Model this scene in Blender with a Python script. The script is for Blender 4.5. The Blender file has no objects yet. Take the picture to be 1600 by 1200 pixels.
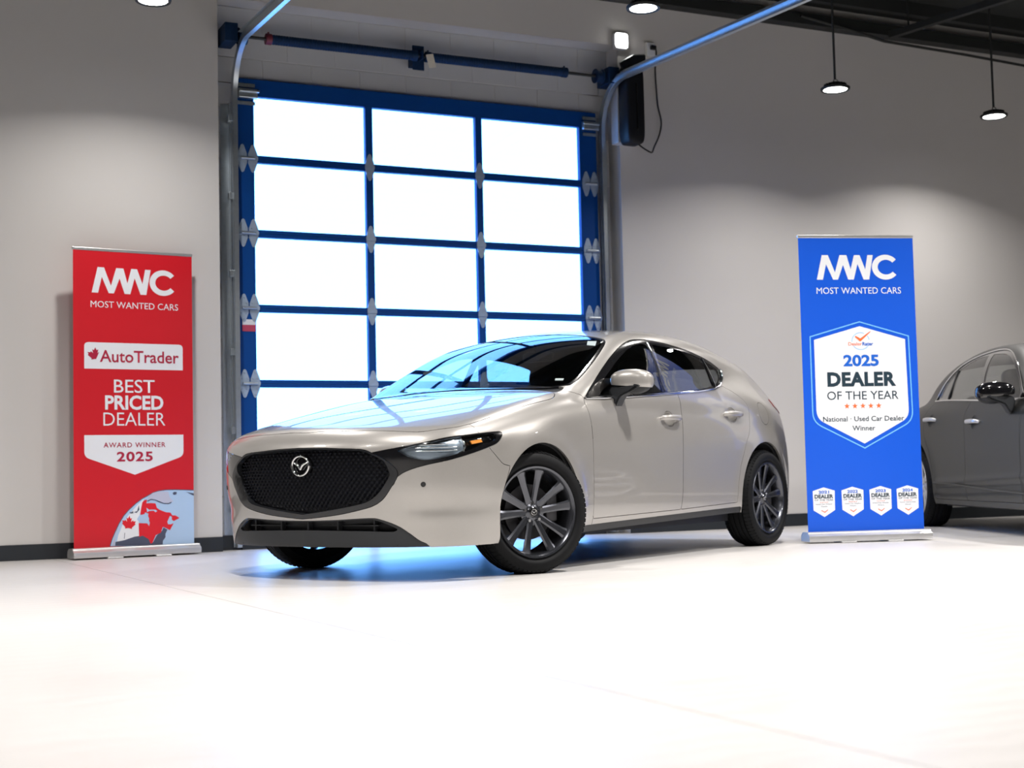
import bpy, bmesh, math, random
import numpy as np
from mathutils import Vector, Matrix, Euler
random.seed(7)
C = bpy.context.scene.collection
SC = bpy.context.scene
PI = math.pi

# ---------------------------------------------------------------- camera (50 mm lens on 36 mm film, low, slightly up)
cd = bpy.data.cameras.new('camera'); cam = bpy.data.objects.new('camera', cd); C.objects.link(cam); SC.camera = cam
cd.sensor_width = 36.0; cd.lens = 2234.0/1600*36; cd.clip_start = .05; cd.clip_end = 300
fw = Vector((.42915, .90112, .06175)); rt = Vector((.90321, -.42860, -.02264)); up = Vector((-.00606, -.06549, .99784))
cam.matrix_world = Matrix(((rt.x, up.x, -fw.x, -2.9875), (rt.y, up.y, -fw.y, -7.5964), (rt.z, up.z, -fw.z, .537), (0, 0, 0, 1)))
cd.dof.use_dof = True; cd.dof.focus_distance = 7.8; cd.dof.aperture_fstop = 2.8

# ---------------------------------------------------------------- world: bright, cool winter daylight outside the glass door
W = bpy.data.worlds.new('world'); SC.world = W; W.use_nodes = True
bg = W.node_tree.nodes['Background']; bg.inputs[0].default_value = (.15, .41, 1.0, 1); bg.inputs[1].default_value = 8.0

# ---------------------------------------------------------------- ceiling lights of the hall (those outside the frame)
def down_light(x, y, z, watts, size=.30, spread=142):
    l = bpy.data.lights.new('hall_light', 'AREA'); l.shape = 'DISK'; l.size = size; l.energy = watts; l.color = (1, .955, .915); l.spread = math.radians(spread)
    o = bpy.data.objects.new('hall_light', l); o.location = (x, y, z); C.objects.link(o); return o
for lx, k in ((-5.2, .55), (-1.6, 1.06), (2.0, 1.15), (5.6, 1.35), (9.0, .6)):
    for ly, w in ((-1.7, 112), (-4.9, 95)):
        down_light(lx, ly, 3.75, w*k, spread=145)
down_light(-4.8, 1.0, 3.75, 45)

SC.view_settings.view_transform = 'Standard'; SC.view_settings.look = 'None'
SC.view_settings.exposure = 0.0; SC.view_settings.gamma = 1.0; SC.view_settings.use_curve_mapping = False
SC.cycles.use_denoising = True; SC.cycles.max_bounces = 8; SC.cycles.transparent_max_bounces = 16
SC.cycles.sample_clamp_indirect = 6.0; SC.cycles.blur_glossy = .5; SC.cycles.caustics_reflective = False; SC.cycles.caustics_refractive = False

# ---------------------------------------------------------------- materials
def mat(name, col, rough=.5, metal=0., coat=0., coat_rough=.03, spec=.5, emit=None, estr=0., noise=0., nscale=8., bump=0., bscale=200.):
    m = bpy.data.materials.new(name); m.use_nodes = True; nt = m.node_tree; b = nt.nodes['Principled BSDF']
    b.inputs['Base Color'].default_value = (*col, 1); b.inputs['Roughness'].default_value = rough; b.inputs['Metallic'].default_value = metal
    b.inputs['Coat Weight'].default_value = coat; b.inputs['Coat Roughness'].default_value = coat_rough; b.inputs['Specular IOR Level'].default_value = spec
    if emit: b.inputs['Emission Color'].default_value = (*emit, 1); b.inputs['Emission Strength'].default_value = estr
    tc = nt.nodes.new('ShaderNodeTexCoord')
    if noise:
        n = nt.nodes.new('ShaderNodeTexNoise'); n.inputs['Scale'].default_value = nscale; n.inputs['Detail'].default_value = 5
        nt.links.new(tc.outputs['Object'], n.inputs['Vector'])
        r = nt.nodes.new('ShaderNodeMapRange'); r.inputs['To Min'].default_value = 1-noise; r.inputs['To Max'].default_value = 1+noise
        nt.links.new(n.outputs['Fac'], r.inputs['Value'])
        v = nt.nodes.new('ShaderNodeVectorMath'); v.operation = 'SCALE'; v.inputs[0].default_value = col
        nt.links.new(r.outputs['Result'], v.inputs['Scale']); nt.links.new(v.outputs['Vector'], b.inputs['Base Color'])
    if bump:
        n = nt.nodes.new('ShaderNodeTexNoise'); n.inputs['Scale'].default_value = bscale; n.inputs['Detail'].default_value = 3
        nt.links.new(tc.outputs['Object'], n.inputs['Vector']); bp = nt.nodes.new('ShaderNodeBump'); bp.inputs['Strength'].default_value = bump; bp.inputs['Distance'].default_value = .002
        nt.links.new(n.outputs['Fac'], bp.inputs['Height']); nt.links.new(bp.outputs['Normal'], b.inputs['Normal'])
    return m

def glass(name, tint, refl_rough=.0, extra=0.):
    """thin pane: clear or tinted straight-through light plus a mirror reflection by angle"""
    m = bpy.data.materials.new(name); m.use_nodes = True; nt = m.node_tree; nt.nodes.clear()
    o = nt.nodes.new('ShaderNodeOutputMaterial'); mx = nt.nodes.new('ShaderNodeMixShader'); t = nt.nodes.new('ShaderNodeBsdfTransparent')
    g = nt.nodes.new('ShaderNodeBsdfGlossy'); g.inputs['Roughness'].default_value = refl_rough; t.inputs[0].default_value = (*tint, 1)
    lw = nt.nodes.new('ShaderNodeLayerWeight'); lw.inputs['Blend'].default_value = .5
    pw = nt.nodes.new('ShaderNodeMath'); pw.operation = 'POWER'; pw.inputs[1].default_value = 4.2; nt.links.new(lw.outputs['Facing'], pw.inputs[0])
    a = nt.nodes.new('ShaderNodeMath'); a.operation = 'MULTIPLY_ADD'; a.use_clamp = True; a.inputs[1].default_value = .93; a.inputs[2].default_value = .06 + extra
    nt.links.new(pw.outputs[0], a.inputs[0]); nt.links.new(a.outputs[0], mx.inputs[0]); nt.links.new(t.outputs[0], mx.inputs[1]); nt.links.new(g.outputs[0], mx.inputs[2])
    nt.links.new(mx.outputs[0], o.inputs[0]); return m

M = {}
M['wall'] = mat('wall_paint', (.60, .585, .57), .75, noise=.02, nscale=1.5, bump=.05, bscale=300)
M['dark_wall'] = mat('bounce_cutting_wall', (.09, .09, .095), .8, noise=.03)  # for the unseen walls: dark tone added to hold down bounced light
M['block'] = mat('painted_block', (.52, .53, .55), .7, noise=.03, nscale=3, bump=.25, bscale=120)
M['mortar'] = mat('painted_mortar', (.58, .58, .58), .8, noise=.03)
M['base'] = mat('black_rubber_base', (.012, .016, .022), .5, noise=.1)
M['ceiling'] = mat('black_ceiling', (.012, .014, .013), .8, noise=.2)
M['beam'] = mat('black_steel', (.014, .016, .016), .6, noise=.2)
M['outside'] = mat('snowy_concrete', (.75, .76, .78), .9, noise=.08, nscale=.6)
M['blue'] = mat('blue_haze_frame', (.001, .058, .27), .5, spec=.2, noise=.05)  # blue haze over the dark metal frame, painted into its colour
M['galv'] = mat('galvanised_steel', (.55, .60, .64), .33, metal=.9, noise=.12, nscale=30)
M['hinge'] = mat('zinc_hinge', (.42, .52, .66), .45, metal=.4, noise=.12, nscale=40)
M['pane'] = glass('door_pane', (.97, .98, .98))
M['spring'] = mat('dark_blue_spring', (.006, .026, .075), .6, spec=.2, noise=.15, nscale=60)
M['black'] = mat('black_plastic', (.008, .009, .012), .45, spec=.25, noise=.1)
M['sticker'] = mat('sticker_paper', (.30, .36, .36), .6, noise=.05)
M['gloss'] = mat('gloss_black', (.006, .006, .007), .12, coat=1, noise=.05)
M['satin'] = mat('satin_grey_black', (.010, .011, .013), .3, metal=0, spec=.4, coat=.35, coat_rough=.08, noise=.05)
M['plastic'] = mat('textured_black_plastic', (.024, .026, .029), .42, spec=.28, noise=.08, bump=.2, bscale=500)
M['rubber'] = mat('tyre_rubber', (.006, .0065, .0075), .6, spec=.14, noise=.15, nscale=20, bump=.15, bscale=160)
M['chrome'] = mat('chrome', (.82, .83, .84), .07, metal=1, noise=.01)
M['rim'] = mat('gunmetal_rim', (.085, .09, .105), .26, metal=.85, coat=.6, noise=.04)
M['cell'] = mat('grille_cell_black', (.005, .006, .010), .4, spec=.3, coat=.12, noise=.05)
M['disc'] = mat('brake_steel', (.045, .045, .05), .5, metal=.5, noise=.15, nscale=25)
M['fabric'] = mat('black_cloth', (.018, .018, .02), .9, noise=.2, nscale=60)
M['white'] = mat('white_print', (.78, .80, .84), .5, noise=.01)
M['alu'] = mat('brushed_aluminium', (.62, .62, .62), .35, metal=.75, noise=.04, nscale=20)
M['label'] = mat('paper_tag', (.75, .70, .60), .7, noise=.08)
M['carglass'] = glass('car_glass', (.55, .60, .60))
M['sideglass'] = glass('side_glass', (.66, .68, .68))
M['privacy'] = glass('privacy_glass', (.45, .47, .48))
M['lens'] = glass('lamp_lens', (.95, .97, .98), extra=.08)
M['reflector'] = mat('lamp_reflector', (.70, .82, .95), .28, metal=.9, noise=.05, nscale=30)
M['amber'] = mat('amber_reflector', (.95, .32, .02), .25, coat=1, noise=.1, nscale=60)
M['red'] = mat('red_lamp_lens', (.22, .008, .008), .12, coat=1, noise=.05)
M['lamp'] = mat('lamp_diffuser', (.9, .9, .9), .4, emit=(1, .99, .96), estr=22, noise=.01)

def paint(name, col, metal, rough, flake=.04, coat=1.):
    m = mat(name, col, rough, metal=metal, coat=coat, coat_rough=.015, spec=.5)
    nt = m.node_tree; b = nt.nodes['Principled BSDF']; tc = nt.nodes.new('ShaderNodeTexCoord')
    v = nt.nodes.new('ShaderNodeTexVoronoi'); v.inputs['Scale'].default_value = 900; nt.links.new(tc.outputs['Object'], v.inputs['Vector'])
    s = nt.nodes.new('ShaderNodeSeparateColor'); nt.links.new(v.outputs['Color'], s.inputs[0])
    r = nt.nodes.new('ShaderNodeMapRange'); r.inputs['To Min'].default_value = 1-flake; r.inputs['To Max'].default_value = 1+flake; nt.links.new(s.outputs[0], r.inputs['Value'])
    k = nt.nodes.new('ShaderNodeVectorMath'); k.operation = 'SCALE'; k.inputs[0].default_value = col
    nt.links.new(r.outputs['Result'], k.inputs['Scale']); nt.links.new(k.outputs['Vector'], b.inputs['Base Color']); return m
M['quartz'] = paint('beige_metallic_paint', (.370, .356, .338), .46, .32)
M['graphite'] = paint('black_car_paint', (.006, .0068, .0062), 0, .45, coat=.22)

def floor_mat():
    m = mat('sealed_concrete', (.62, .60, .585), .34, spec=.45); nt = m.node_tree; b = nt.nodes['Principled BSDF']; tc = nt.nodes.new('ShaderNodeTexCoord')
    n = nt.nodes.new('ShaderNodeTexNoise'); n.inputs['Scale'].default_value = 1.3; n.inputs['Detail'].default_value = 8; nt.links.new(tc.outputs['Object'], n.inputs['Vector'])
    w = nt.nodes.new('ShaderNodeTexWave'); w.wave_type = 'RINGS'; w.inputs['Scale'].default_value = 3; w.inputs['Distortion'].default_value = 9; w.inputs['Detail'].default_value = 4; nt.links.new(tc.outputs['Object'], w.inputs['Vector'])
    r = nt.nodes.new('ShaderNodeMapRange'); r.inputs['To Min'].default_value = .95; r.inputs['To Max'].default_value = 1.04; nt.links.new(n.outputs['Fac'], r.inputs['Value'])
    v = nt.nodes.new('ShaderNodeVectorMath'); v.operation = 'SCALE'; v.inputs[0].default_value = (.565, .55, .535); nt.links.new(r.outputs['Result'], v.inputs['Scale']); nt.links.new(v.outputs['Vector'], b.inputs['Base Color'])
    a = nt.nodes.new('ShaderNodeMix'); a.inputs[0].default_value = .25; nt.links.new(n.outputs['Fac'], a.inputs[2]); nt.links.new(w.outputs['Fac'], a.inputs[3])
    r2 = nt.nodes.new('ShaderNodeMapRange'); r2.inputs['To Min'].default_value = .26; r2.inputs['To Max'].default_value = .44; nt.links.new(a.outputs[0], r2.inputs['Value']); nt.links.new(r2.outputs['Result'], b.inputs['Roughness'])
    return m
M['floor'] = floor_mat()

# ---------------------------------------------------------------- object helpers
def link(o, parent=None):
    C.objects.link(o)
    if parent is not None: o.parent = parent
    return o
def obj(name, bm, m, parent=None, smooth=False, loc=None, rot=None):
    me = bpy.data.meshes.new(name); bm.normal_update(); bm.to_mesh(me); bm.free(); me.materials.append(M[m] if isinstance(m, str) else m)
    if smooth:
        me.shade_smooth()
        try: me.set_sharp_from_angle(angle=math.radians(smooth if smooth > 1 else 40))
        except Exception: pass
    o = bpy.data.objects.new(name, me); link(o, parent)
    if loc is not None: o.location = loc
    if rot is not None: o.rotation_euler = rot
    return o
def raw(name, V, F, m, parent=None, normals=None, smooth=True):
    me = bpy.data.meshes.new(name); me.from_pydata([tuple(v) for v in V], [], [tuple(f) for f in F]); me.materials.append(M[m] if isinstance(m, str) else m)
    if smooth: me.shade_smooth()
    if normals is not None: me.normals_split_custom_set_from_vertices([tuple(n) for n in normals])
    return link(bpy.data.objects.new(name, me), parent)
def tag(o, label, cat, group=None, kind=None):
    if label: o['label'] = label
    if cat: o['category'] = cat
    if group: o['group'] = group
    if kind: o['kind'] = kind
    return o
def thing(name, label, cat, loc=(0, 0, 0), rz=0., group=None):
    o = bpy.data.objects.new(name, None); o.empty_display_size = .1; C.objects.link(o); o.location = loc; o.rotation_euler = (0, 0, rz)
    return tag(o, label, cat, group)
def struct(o, label=None):
    o['kind'] = 'structure'
    if label: o['label'] = label
    return o
def bx(bm, c, s, rz=0., bevel=0., mtx=None):
    r = bmesh.ops.create_cube(bm, size=1.0); vs = r['verts']
    bmesh.ops.scale(bm, vec=s, verts=vs)
    if bevel:
        es = list({e for v in vs for e in v.link_edges}); rb = bmesh.ops.bevel(bm, geom=es, offset=bevel, segments=2, affect='EDGES', profile=.5); vs = list({v for f in rb['faces'] for v in f.verts} | {v for v in vs if v.is_valid})
    T = Matrix.Translation(c) @ Matrix.Rotation(rz, 4, 'Z')
    if mtx is not None: T = mtx @ T
    bmesh.ops.transform(bm, matrix=T, verts=vs); return vs
def box(x0, x1, y0, y1, z0, z1, bevel=0.):
    bm = bmesh.new(); bx(bm, ((x0+x1)/2, (y0+y1)/2, (z0+z1)/2), (x1-x0, y1-y0, z1-z0), bevel=bevel); return bm
def cyl(bm, p0, p1, r0, r1=None, seg=16, caps=True):
    p0 = Vector(p0); p1 = Vector(p1); d = p1-p0; r1 = r0 if r1 is None else r1
    q = d.to_track_quat('Z', 'Y').to_matrix().to_4x4()
    r = bmesh.ops.create_cone(bm, cap_ends=caps, segments=seg, radius1=r0, radius2=r1, depth=d.length)
    bmesh.ops.transform(bm, matrix=Matrix.Translation((p0+p1)/2) @ q, verts=r['verts']); return r['verts']
def lathe(bm, prof, axis='z', seg=48, mtx=None, closed=False):
    """prof = [(radius, height)] turned about the axis"""
    rings = []
    for r, h in prof:
        ring = []
        for k in range(seg):
            a = 2*PI*k/seg; c, s = r*math.cos(a), r*math.sin(a)
            p = (c, s, h) if axis == 'z' else (c, h, s)
            ring.append(bm.verts.new(p))
        rings.append(ring)
    n = len(rings)
    for i in range(n if closed else n-1):
        A, B = rings[i], rings[(i+1) % n]
        for k in range(seg):
            f = (A[k], A[(k+1) % seg], B[(k+1) % seg], B[k])
            bm.faces.new(f if axis == 'z' else tuple(reversed(f)))
    vs = [v for r in rings for v in r]
    if mtx is not None: bmesh.ops.transform(bm, matrix=mtx, verts=vs)
    return rings
def sweep(bm, path, prof, up=(0, 0, 1), closed=False, cap=True, scales=None):
    """a closed 2-D profile (side, up) carried along a path"""
    P = [Vector(p) for p in path]; n = len(P); rings = []; U = Vector(up)
    for i in range(n):
        t = (P[(i+1) % n]-P[i-1]) if (closed or 0 < i < n-1) else (P[1]-P[0] if i == 0 else P[-1]-P[-2])
        t.normalize(); s = t.cross(U); s.normalize(); w = s.cross(t); k = scales[i] if scales else 1.
        rings.append([bm.verts.new(P[i] + s*(a*k) + w*(b*k)) for a, b in prof])
    m = len(prof)
    for i in range(n if closed else n-1):
        A, B = rings[i], rings[(i+1) % n]
        for k in range(m): bm.faces.new((A[k], A[(k+1) % m], B[(k+1) % m], B[k]))
    if cap and not closed: bm.faces.new(list(reversed(rings[0]))); bm.faces.new(rings[-1])
    return rings
def circ(r, n=8, sx=1., sy=1.): return [(r*sx*math.cos(2*PI*k/n), r*sy*math.sin(2*PI*k/n)) for k in range(n)]
def prism(bm, pts, d0, d1, plane='xz'):
    """a flat outline given depth; plane xz puts the depth on y"""
    def P(p, d): return (p[0], d, p[1]) if plane == 'xz' else ((p[0], p[1], d) if plane == 'xy' else (d, p[0], p[1]))
    A = [bm.verts.new(P(p, d0)) for p in pts]; B = [bm.verts.new(P(p, d1)) for p in pts]; n = len(pts)
    bm.faces.new(A); bm.faces.new(list(reversed(B)))
    for k in range(n): bm.faces.new((A[(k+1) % n], A[k], B[k], B[(k+1) % n]))
    bmesh.ops.recalc_face_normals(bm, faces=bm.faces)
def ellipsoid(bm, c, s, e=1., seg=24, rings=14, mtx=None):
    """super-ellipsoid, e < 1 boxier"""
    def p(v, k): return math.copysign(abs(v)**k, v)
    R = []
    for i in range(rings+1):
        a = -PI/2 + PI*i/rings; row = []
        for j in range(seg):
            b = 2*PI*j/seg; row.append(bm.verts.new((s[0]*p(math.cos(a), e)*p(math.cos(b), e), s[1]*p(math.cos(a), e)*p(math.sin(b), e), s[2]*p(math.sin(a), e))))
        R.append(row)
    for i in range(rings):
        for j in range(seg): bm.faces.new((R[i][j], R[i][(j+1) % seg], R[i+1][(j+1) % seg], R[i+1][j]))
    vs = [v for r in R for v in r]; T = Matrix.Translation(c)
    if mtx is not None: T = T @ mtx
    bmesh.ops.transform(bm, matrix=T, verts=vs); bmesh.ops.remove_doubles(bm, verts=vs, dist=1e-5)
def copy_of(o, parent=None, **kw):
    c = o.copy(); C.objects.link(c)
    if parent is not None: c.parent = parent
    for k, v in kw.items(): setattr(c, k, v)
    return c
# ---------------------------------------------------------------- surface mesher and panel cutter
def grad(F, P, h=2e-4):
    g = np.stack([F(P[:,0]+h, P[:,1], P[:,2]) - F(P[:,0]-h, P[:,1], P[:,2]),
                  F(P[:,0], P[:,1]+h, P[:,2]) - F(P[:,0], P[:,1]-h, P[:,2]),
                  F(P[:,0], P[:,1], P[:,2]+h) - F(P[:,0], P[:,1], P[:,2]-h)], 1)
    return g / (2*h)

def surface_net(F, lo, hi, d):
    """half body (y >= 0) as quads lying on F = 0"""
    xs = np.arange(lo[0], hi[0] + d, d); ys = np.arange(-d/2, hi[1] + d, d); zs = np.arange(lo[2], hi[2] + d, d)
    V = np.empty((len(xs), len(ys), len(zs)))
    for i in range(0, len(xs), 40):
        X, Y, Z = np.meshgrid(xs[i:i+40], ys, zs, indexing='ij'); V[i:i+40] = F(X, Y, Z)
    S = V < 0; nx, ny, nz = V.shape
    acc = np.zeros((nx-1, ny-1, nz-1, 3)); cnt = np.zeros((nx-1, ny-1, nz-1)); quads = []
    base = np.array([xs[0], ys[0], zs[0]])
    edges = []
    for ax in range(3):
        sl0 = [slice(None)]*3; sl1 = [slice(None)]*3; sl0[ax] = slice(0, -1); sl1[ax] = slice(1, None)
        a = V[tuple(sl0)]; b = V[tuple(sl1)]; cr = np.argwhere((a < 0) != (b < 0))
        va = a[tuple(cr.T)]; vb = b[tuple(cr.T)]; t = va/(va - vb); P = cr.astype(float); P[:, ax] += t
        o1, o2 = (ax+1) % 3, (ax+2) % 3; cells = []
        for k1, k2 in ((0,0), (1,0), (1,1), (0,1)):
            c = cr.copy(); c[:, o1] -= k1; c[:, o2] -= k2; cells.append(c)
            ok = np.all(c >= 0, 1) & (c[:,0] < nx-1) & (c[:,1] < ny-1) & (c[:,2] < nz-1); cc = c[ok]
            np.add.at(acc, tuple(cc.T), P[ok]); np.add.at(cnt, tuple(cc.T), 1)
        edges.append((cells, va < 0))
    idx = -np.ones(cnt.shape, int); m = cnt > 0; idx[m] = np.arange(m.sum())
    P = acc[m]/cnt[m][:, None]*d + base
    for cells, neg in edges:
        C4 = np.stack(cells, 1); ok = np.all((C4 >= 0).all(2), 1) & np.all((C4[:,:,0] < nx-1) & (C4[:,:,1] < ny-1) & (C4[:,:,2] < nz-1), 1)
        C4 = C4[ok]; n_ = neg[ok]; q = idx[C4[:,:,0], C4[:,:,1], C4[:,:,2]]
        q[n_] = q[n_][:, ::-1]; quads.append(q)
    Q = np.concatenate(quads)[:, ::-1]
    mid = np.abs(P[:,1]) < d*.5 + 1e-9
    for _ in range(4):
        g = grad(F, P); v = F(P[:,0], P[:,1], P[:,2]); n2 = (g*g).sum(1) + 1e-9
        st = g*(v/n2)[:, None]; ln = np.linalg.norm(st, axis=1); st *= np.minimum(1, .6*d/np.maximum(ln, 1e-9))[:, None]
        st[mid, 1] = 0; P -= st; P[mid, 1] = 0
    Q = Q[~np.all(mid[Q], 1)]
    return P, Q

class Skin:
    def __init__(s, P, Q):
        s.V = [tuple(p) for p in P]; s.F = [tuple(int(i) for i in q) for q in Q]; s.L = ['body']*len(s.F)
    def cut(s, fn, label, src=('body',)):
        """faces of src are split where fn = 0; the fn < 0 side becomes label"""
        A = np.array(s.V); D = fn(A[:,0], A[:,1], A[:,2]).copy(); D[np.abs(D) < 2e-4] = 2e-4; D = D.tolist()
        F2 = []; L2 = []; cache = {}
        for f, l in zip(s.F, s.L):
            if l not in src: F2.append(f); L2.append(l); continue
            sg = [D[i] < 0 for i in f]
            if all(sg): F2.append(f); L2.append(label); continue
            if not any(sg): F2.append(f); L2.append(l); continue
            n = len(f); out = []; cross = []
            for k in range(n):
                a, b = f[k], f[(k+1) % n]; out.append(a)
                if (D[a] < 0) != (D[b] < 0):
                    key = (min(a,b), max(a,b))
                    if key not in cache:
                        t = D[a]/(D[a]-D[b]); va, vb = s.V[a], s.V[b]
                        s.V.append(tuple(va[j] + t*(vb[j]-va[j]) for j in range(3))); D.append(0.); cache[key] = len(s.V)-1
                    out.append(cache[key]); cross.append(len(out)-1)
            if len(cross) != 2:
                F2.append(tuple(out)); L2.append(label if sum(sg)*2 > n else l); continue
            i, j = cross; p1 = out[i:j+1]; p2 = out[j:] + out[:i+1]
            for p in (p1, p2):
                if len(p) < 3: continue
                m = sum(D[q] for q in p); F2.append(tuple(p)); L2.append(label if m < 0 else l)
        # neighbours that keep their label still need the new points on shared edges
        if cache:
            F3 = []
            for f, l in zip(F2, L2):
                out = []
                n = len(f)
                for k in range(n):
                    a, b = f[k], f[(k+1) % n]; out.append(a); key = (min(a,b), max(a,b))
                    if key in cache and cache[key] not in f: out.append(cache[key])
                F3.append(tuple(out))
            F2 = F3
        s.F, s.L = F2, L2

def smooth_poly(pts, closed=True, n=6, corners=()):
    """Catmull-Rom through pts; indices in corners stay sharp"""
    P = [np.array(p, float) for p in pts]; N = len(P); out = []
    for i in range(N if closed else N-1):
        p1, p2 = P[i], P[(i+1) % N]
        p0 = P[i-1] if (closed or i > 0) else p1; p3 = P[(i+2) % N] if (closed or i+2 < N) else p2
        if i in corners: p0 = p1
        if (i+1) % N in corners: p3 = p2
        for k in range(n):
            t = k/n; out.append(.5*((2*p1) + (p2-p0)*t + (2*p0-5*p1+4*p2-p3)*t*t + (3*p1-p0-3*p2+p3)*t**3))
    if not closed: out.append(P[-1])
    return np.array(out)

def poly_sd(poly, u, v):
    """signed distance to a closed polygon, negative inside"""
    u = np.asarray(u); v = np.asarray(v); d = np.full(u.shape, 1e9); ins = np.zeros(u.shape, bool)
    for (ax, ay), (bx, by) in zip(poly, np.roll(poly, -1, 0)):
        ex, ey = bx-ax, by-ay; L2 = ex*ex+ey*ey
        if L2 < 1e-14: continue
        t = np.clip(((u-ax)*ex + (v-ay)*ey)/L2, 0, 1); d = np.minimum(d, (u-ax-t*ex)**2 + (v-ay-t*ey)**2)
        c = ((ay > v) != (by > v)); 
        if abs(ey) > 1e-12: ins ^= c & (u < ax + (v-ay)*ex/ey)
    d = np.sqrt(d); return np.where(ins, -d, d)

def region(pts, view, mask=None, corners=None, closed=True, raw=False):
    """cut function from an outline drawn in a side (x,z), front (y,z), top (x,y) or corner (diagonal) view"""
    poly = np.array(pts, float) if raw else smooth_poly(pts, corners=corners or ())
    def fn(x, y, z):
        u, v = dict(side=(x, z), front=(y, z), top=(x, y), corner=((y-x)*.70711, z))[view]
        d = poly_sd(poly, u, v)
        return d if mask is None else np.maximum(d, mask(x, y, z))
    fn.poly = poly
    return fn

def panel_arrays(skin, F, labels, gap=.0018, depth=.014, inset=0., move=None, thick=True):
    """verts, faces, normals of one panel, with its edges turned inwards so that real shut lines appear"""
    fs = [f for f, l in zip(skin.F, skin.L) if l in labels]
    if not fs: return None
    used = sorted({i for f in fs for i in f}); mp = {g: k for k, g in enumerate(used)}
    V = np.array([skin.V[i] for i in used]); fs = [tuple(mp[i] for i in f) for f in fs]
    N = grad(F, V); N /= np.linalg.norm(N, axis=1)[:, None] + 1e-12; N[V[:,1] == 0, 1] = 0
    ec = {}
    for f in fs:
        for k in range(len(f)):
            a, b = f[k], f[(k+1) % len(f)]; ec.setdefault((min(a,b), max(a,b)), []).append((a, b))
    bnd = [e[0] for e in ec.values() if len(e) == 1 and not (V[e[0][0],1] == 0 and V[e[0][1],1] == 0)]
    off = np.zeros_like(V)
    for a, b in bnd:
        t = V[b]-V[a]; t /= np.linalg.norm(t) + 1e-12; w = np.cross(N[a], t); off[a] += w; off[b] += w
    ln = np.linalg.norm(off, axis=1); m = ln > 1e-9
    off[m] /= ln[m][:, None]; off[V[:,1] == 0, 1] = 0
    V0 = V + off*gap - N*inset
    if move is not None: V0 = move(V0, N)
    Vs = [V0]; Ns = [N]; Fs = list(fs); base = len(V0)
    if thick and bnd:
        bv = sorted({i for e in bnd for i in e}); bi = {g: k for k, g in enumerate(bv)}; n = len(bv)
        top = V0[bv]; bot = top - N[bv]*depth; no = -off[bv]
        Vs += [top, bot]; Ns += [no, no]
        for a, b in bnd: Fs.append((base+bi[b], base+bi[a], base+n+bi[a], base+n+bi[b]))
    return np.concatenate(Vs), Fs, np.concatenate(Ns)

def mirror_arrays(arr, weld):
    V, Fs, N = arr; V2 = V*[1,-1,1]; N2 = N*[1,-1,1]
    F2 = [tuple(reversed(f)) for f in Fs]
    if not weld: return V2, F2, N2
    n = len(V); idx = np.arange(n, 2*n); z = (V[:,1] == 0); idx[z] = np.arange(n)[z]
    return np.concatenate([V, V2]), list(Fs) + [tuple(int(idx[i]) for i in f) for f in F2], np.concatenate([N, N2])
# ---------------------------------------------------------------- car body fields
def spline(xs, ys):
    """natural cubic spline through the knots, linear beyond them"""
    o = np.argsort(xs); x = np.array(xs, float)[o]; y = np.array(ys, float)[o]; n = len(x)
    h = np.diff(x); A = np.eye(n); r = np.zeros(n)
    for i in range(1, n - 1):
        A[i, i-1] = h[i-1]; A[i, i] = 2 * (h[i-1] + h[i]); A[i, i+1] = h[i]
        r[i] = 6 * ((y[i+1] - y[i]) / h[i] - (y[i] - y[i-1]) / h[i-1])
    M = np.linalg.solve(A, r)
    def f(t):
        t = np.asarray(t, float); tc = np.clip(t, x[0], x[-1])
        i = np.clip(np.searchsorted(x, tc) - 1, 0, n - 2); a = x[i+1] - tc; b = tc - x[i]
        v = (M[i]*a**3 + M[i+1]*b**3) / (6*h[i]) + (y[i]/h[i] - M[i]*h[i]/6)*a + (y[i+1]/h[i] - M[i+1]*h[i]/6)*b
        s0 = (y[1]-y[0])/h[0] - h[0]*M[1]/6; s1 = (y[-1]-y[-2])/h[-1] + h[-1]*M[-2]/6
        return v + s0*np.minimum(t - x[0], 0) + s1*np.maximum(t - x[-1], 0)
    return f

def smax(a, b, k):
    h = np.maximum(k - np.abs(a - b), 0)
    return np.maximum(a, b) + h*h/(4*k)

def smin(a, b, k):
    h = np.maximum(k - np.abs(a - b), 0)
    return np.minimum(a, b) - h*h/(4*k)

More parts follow.
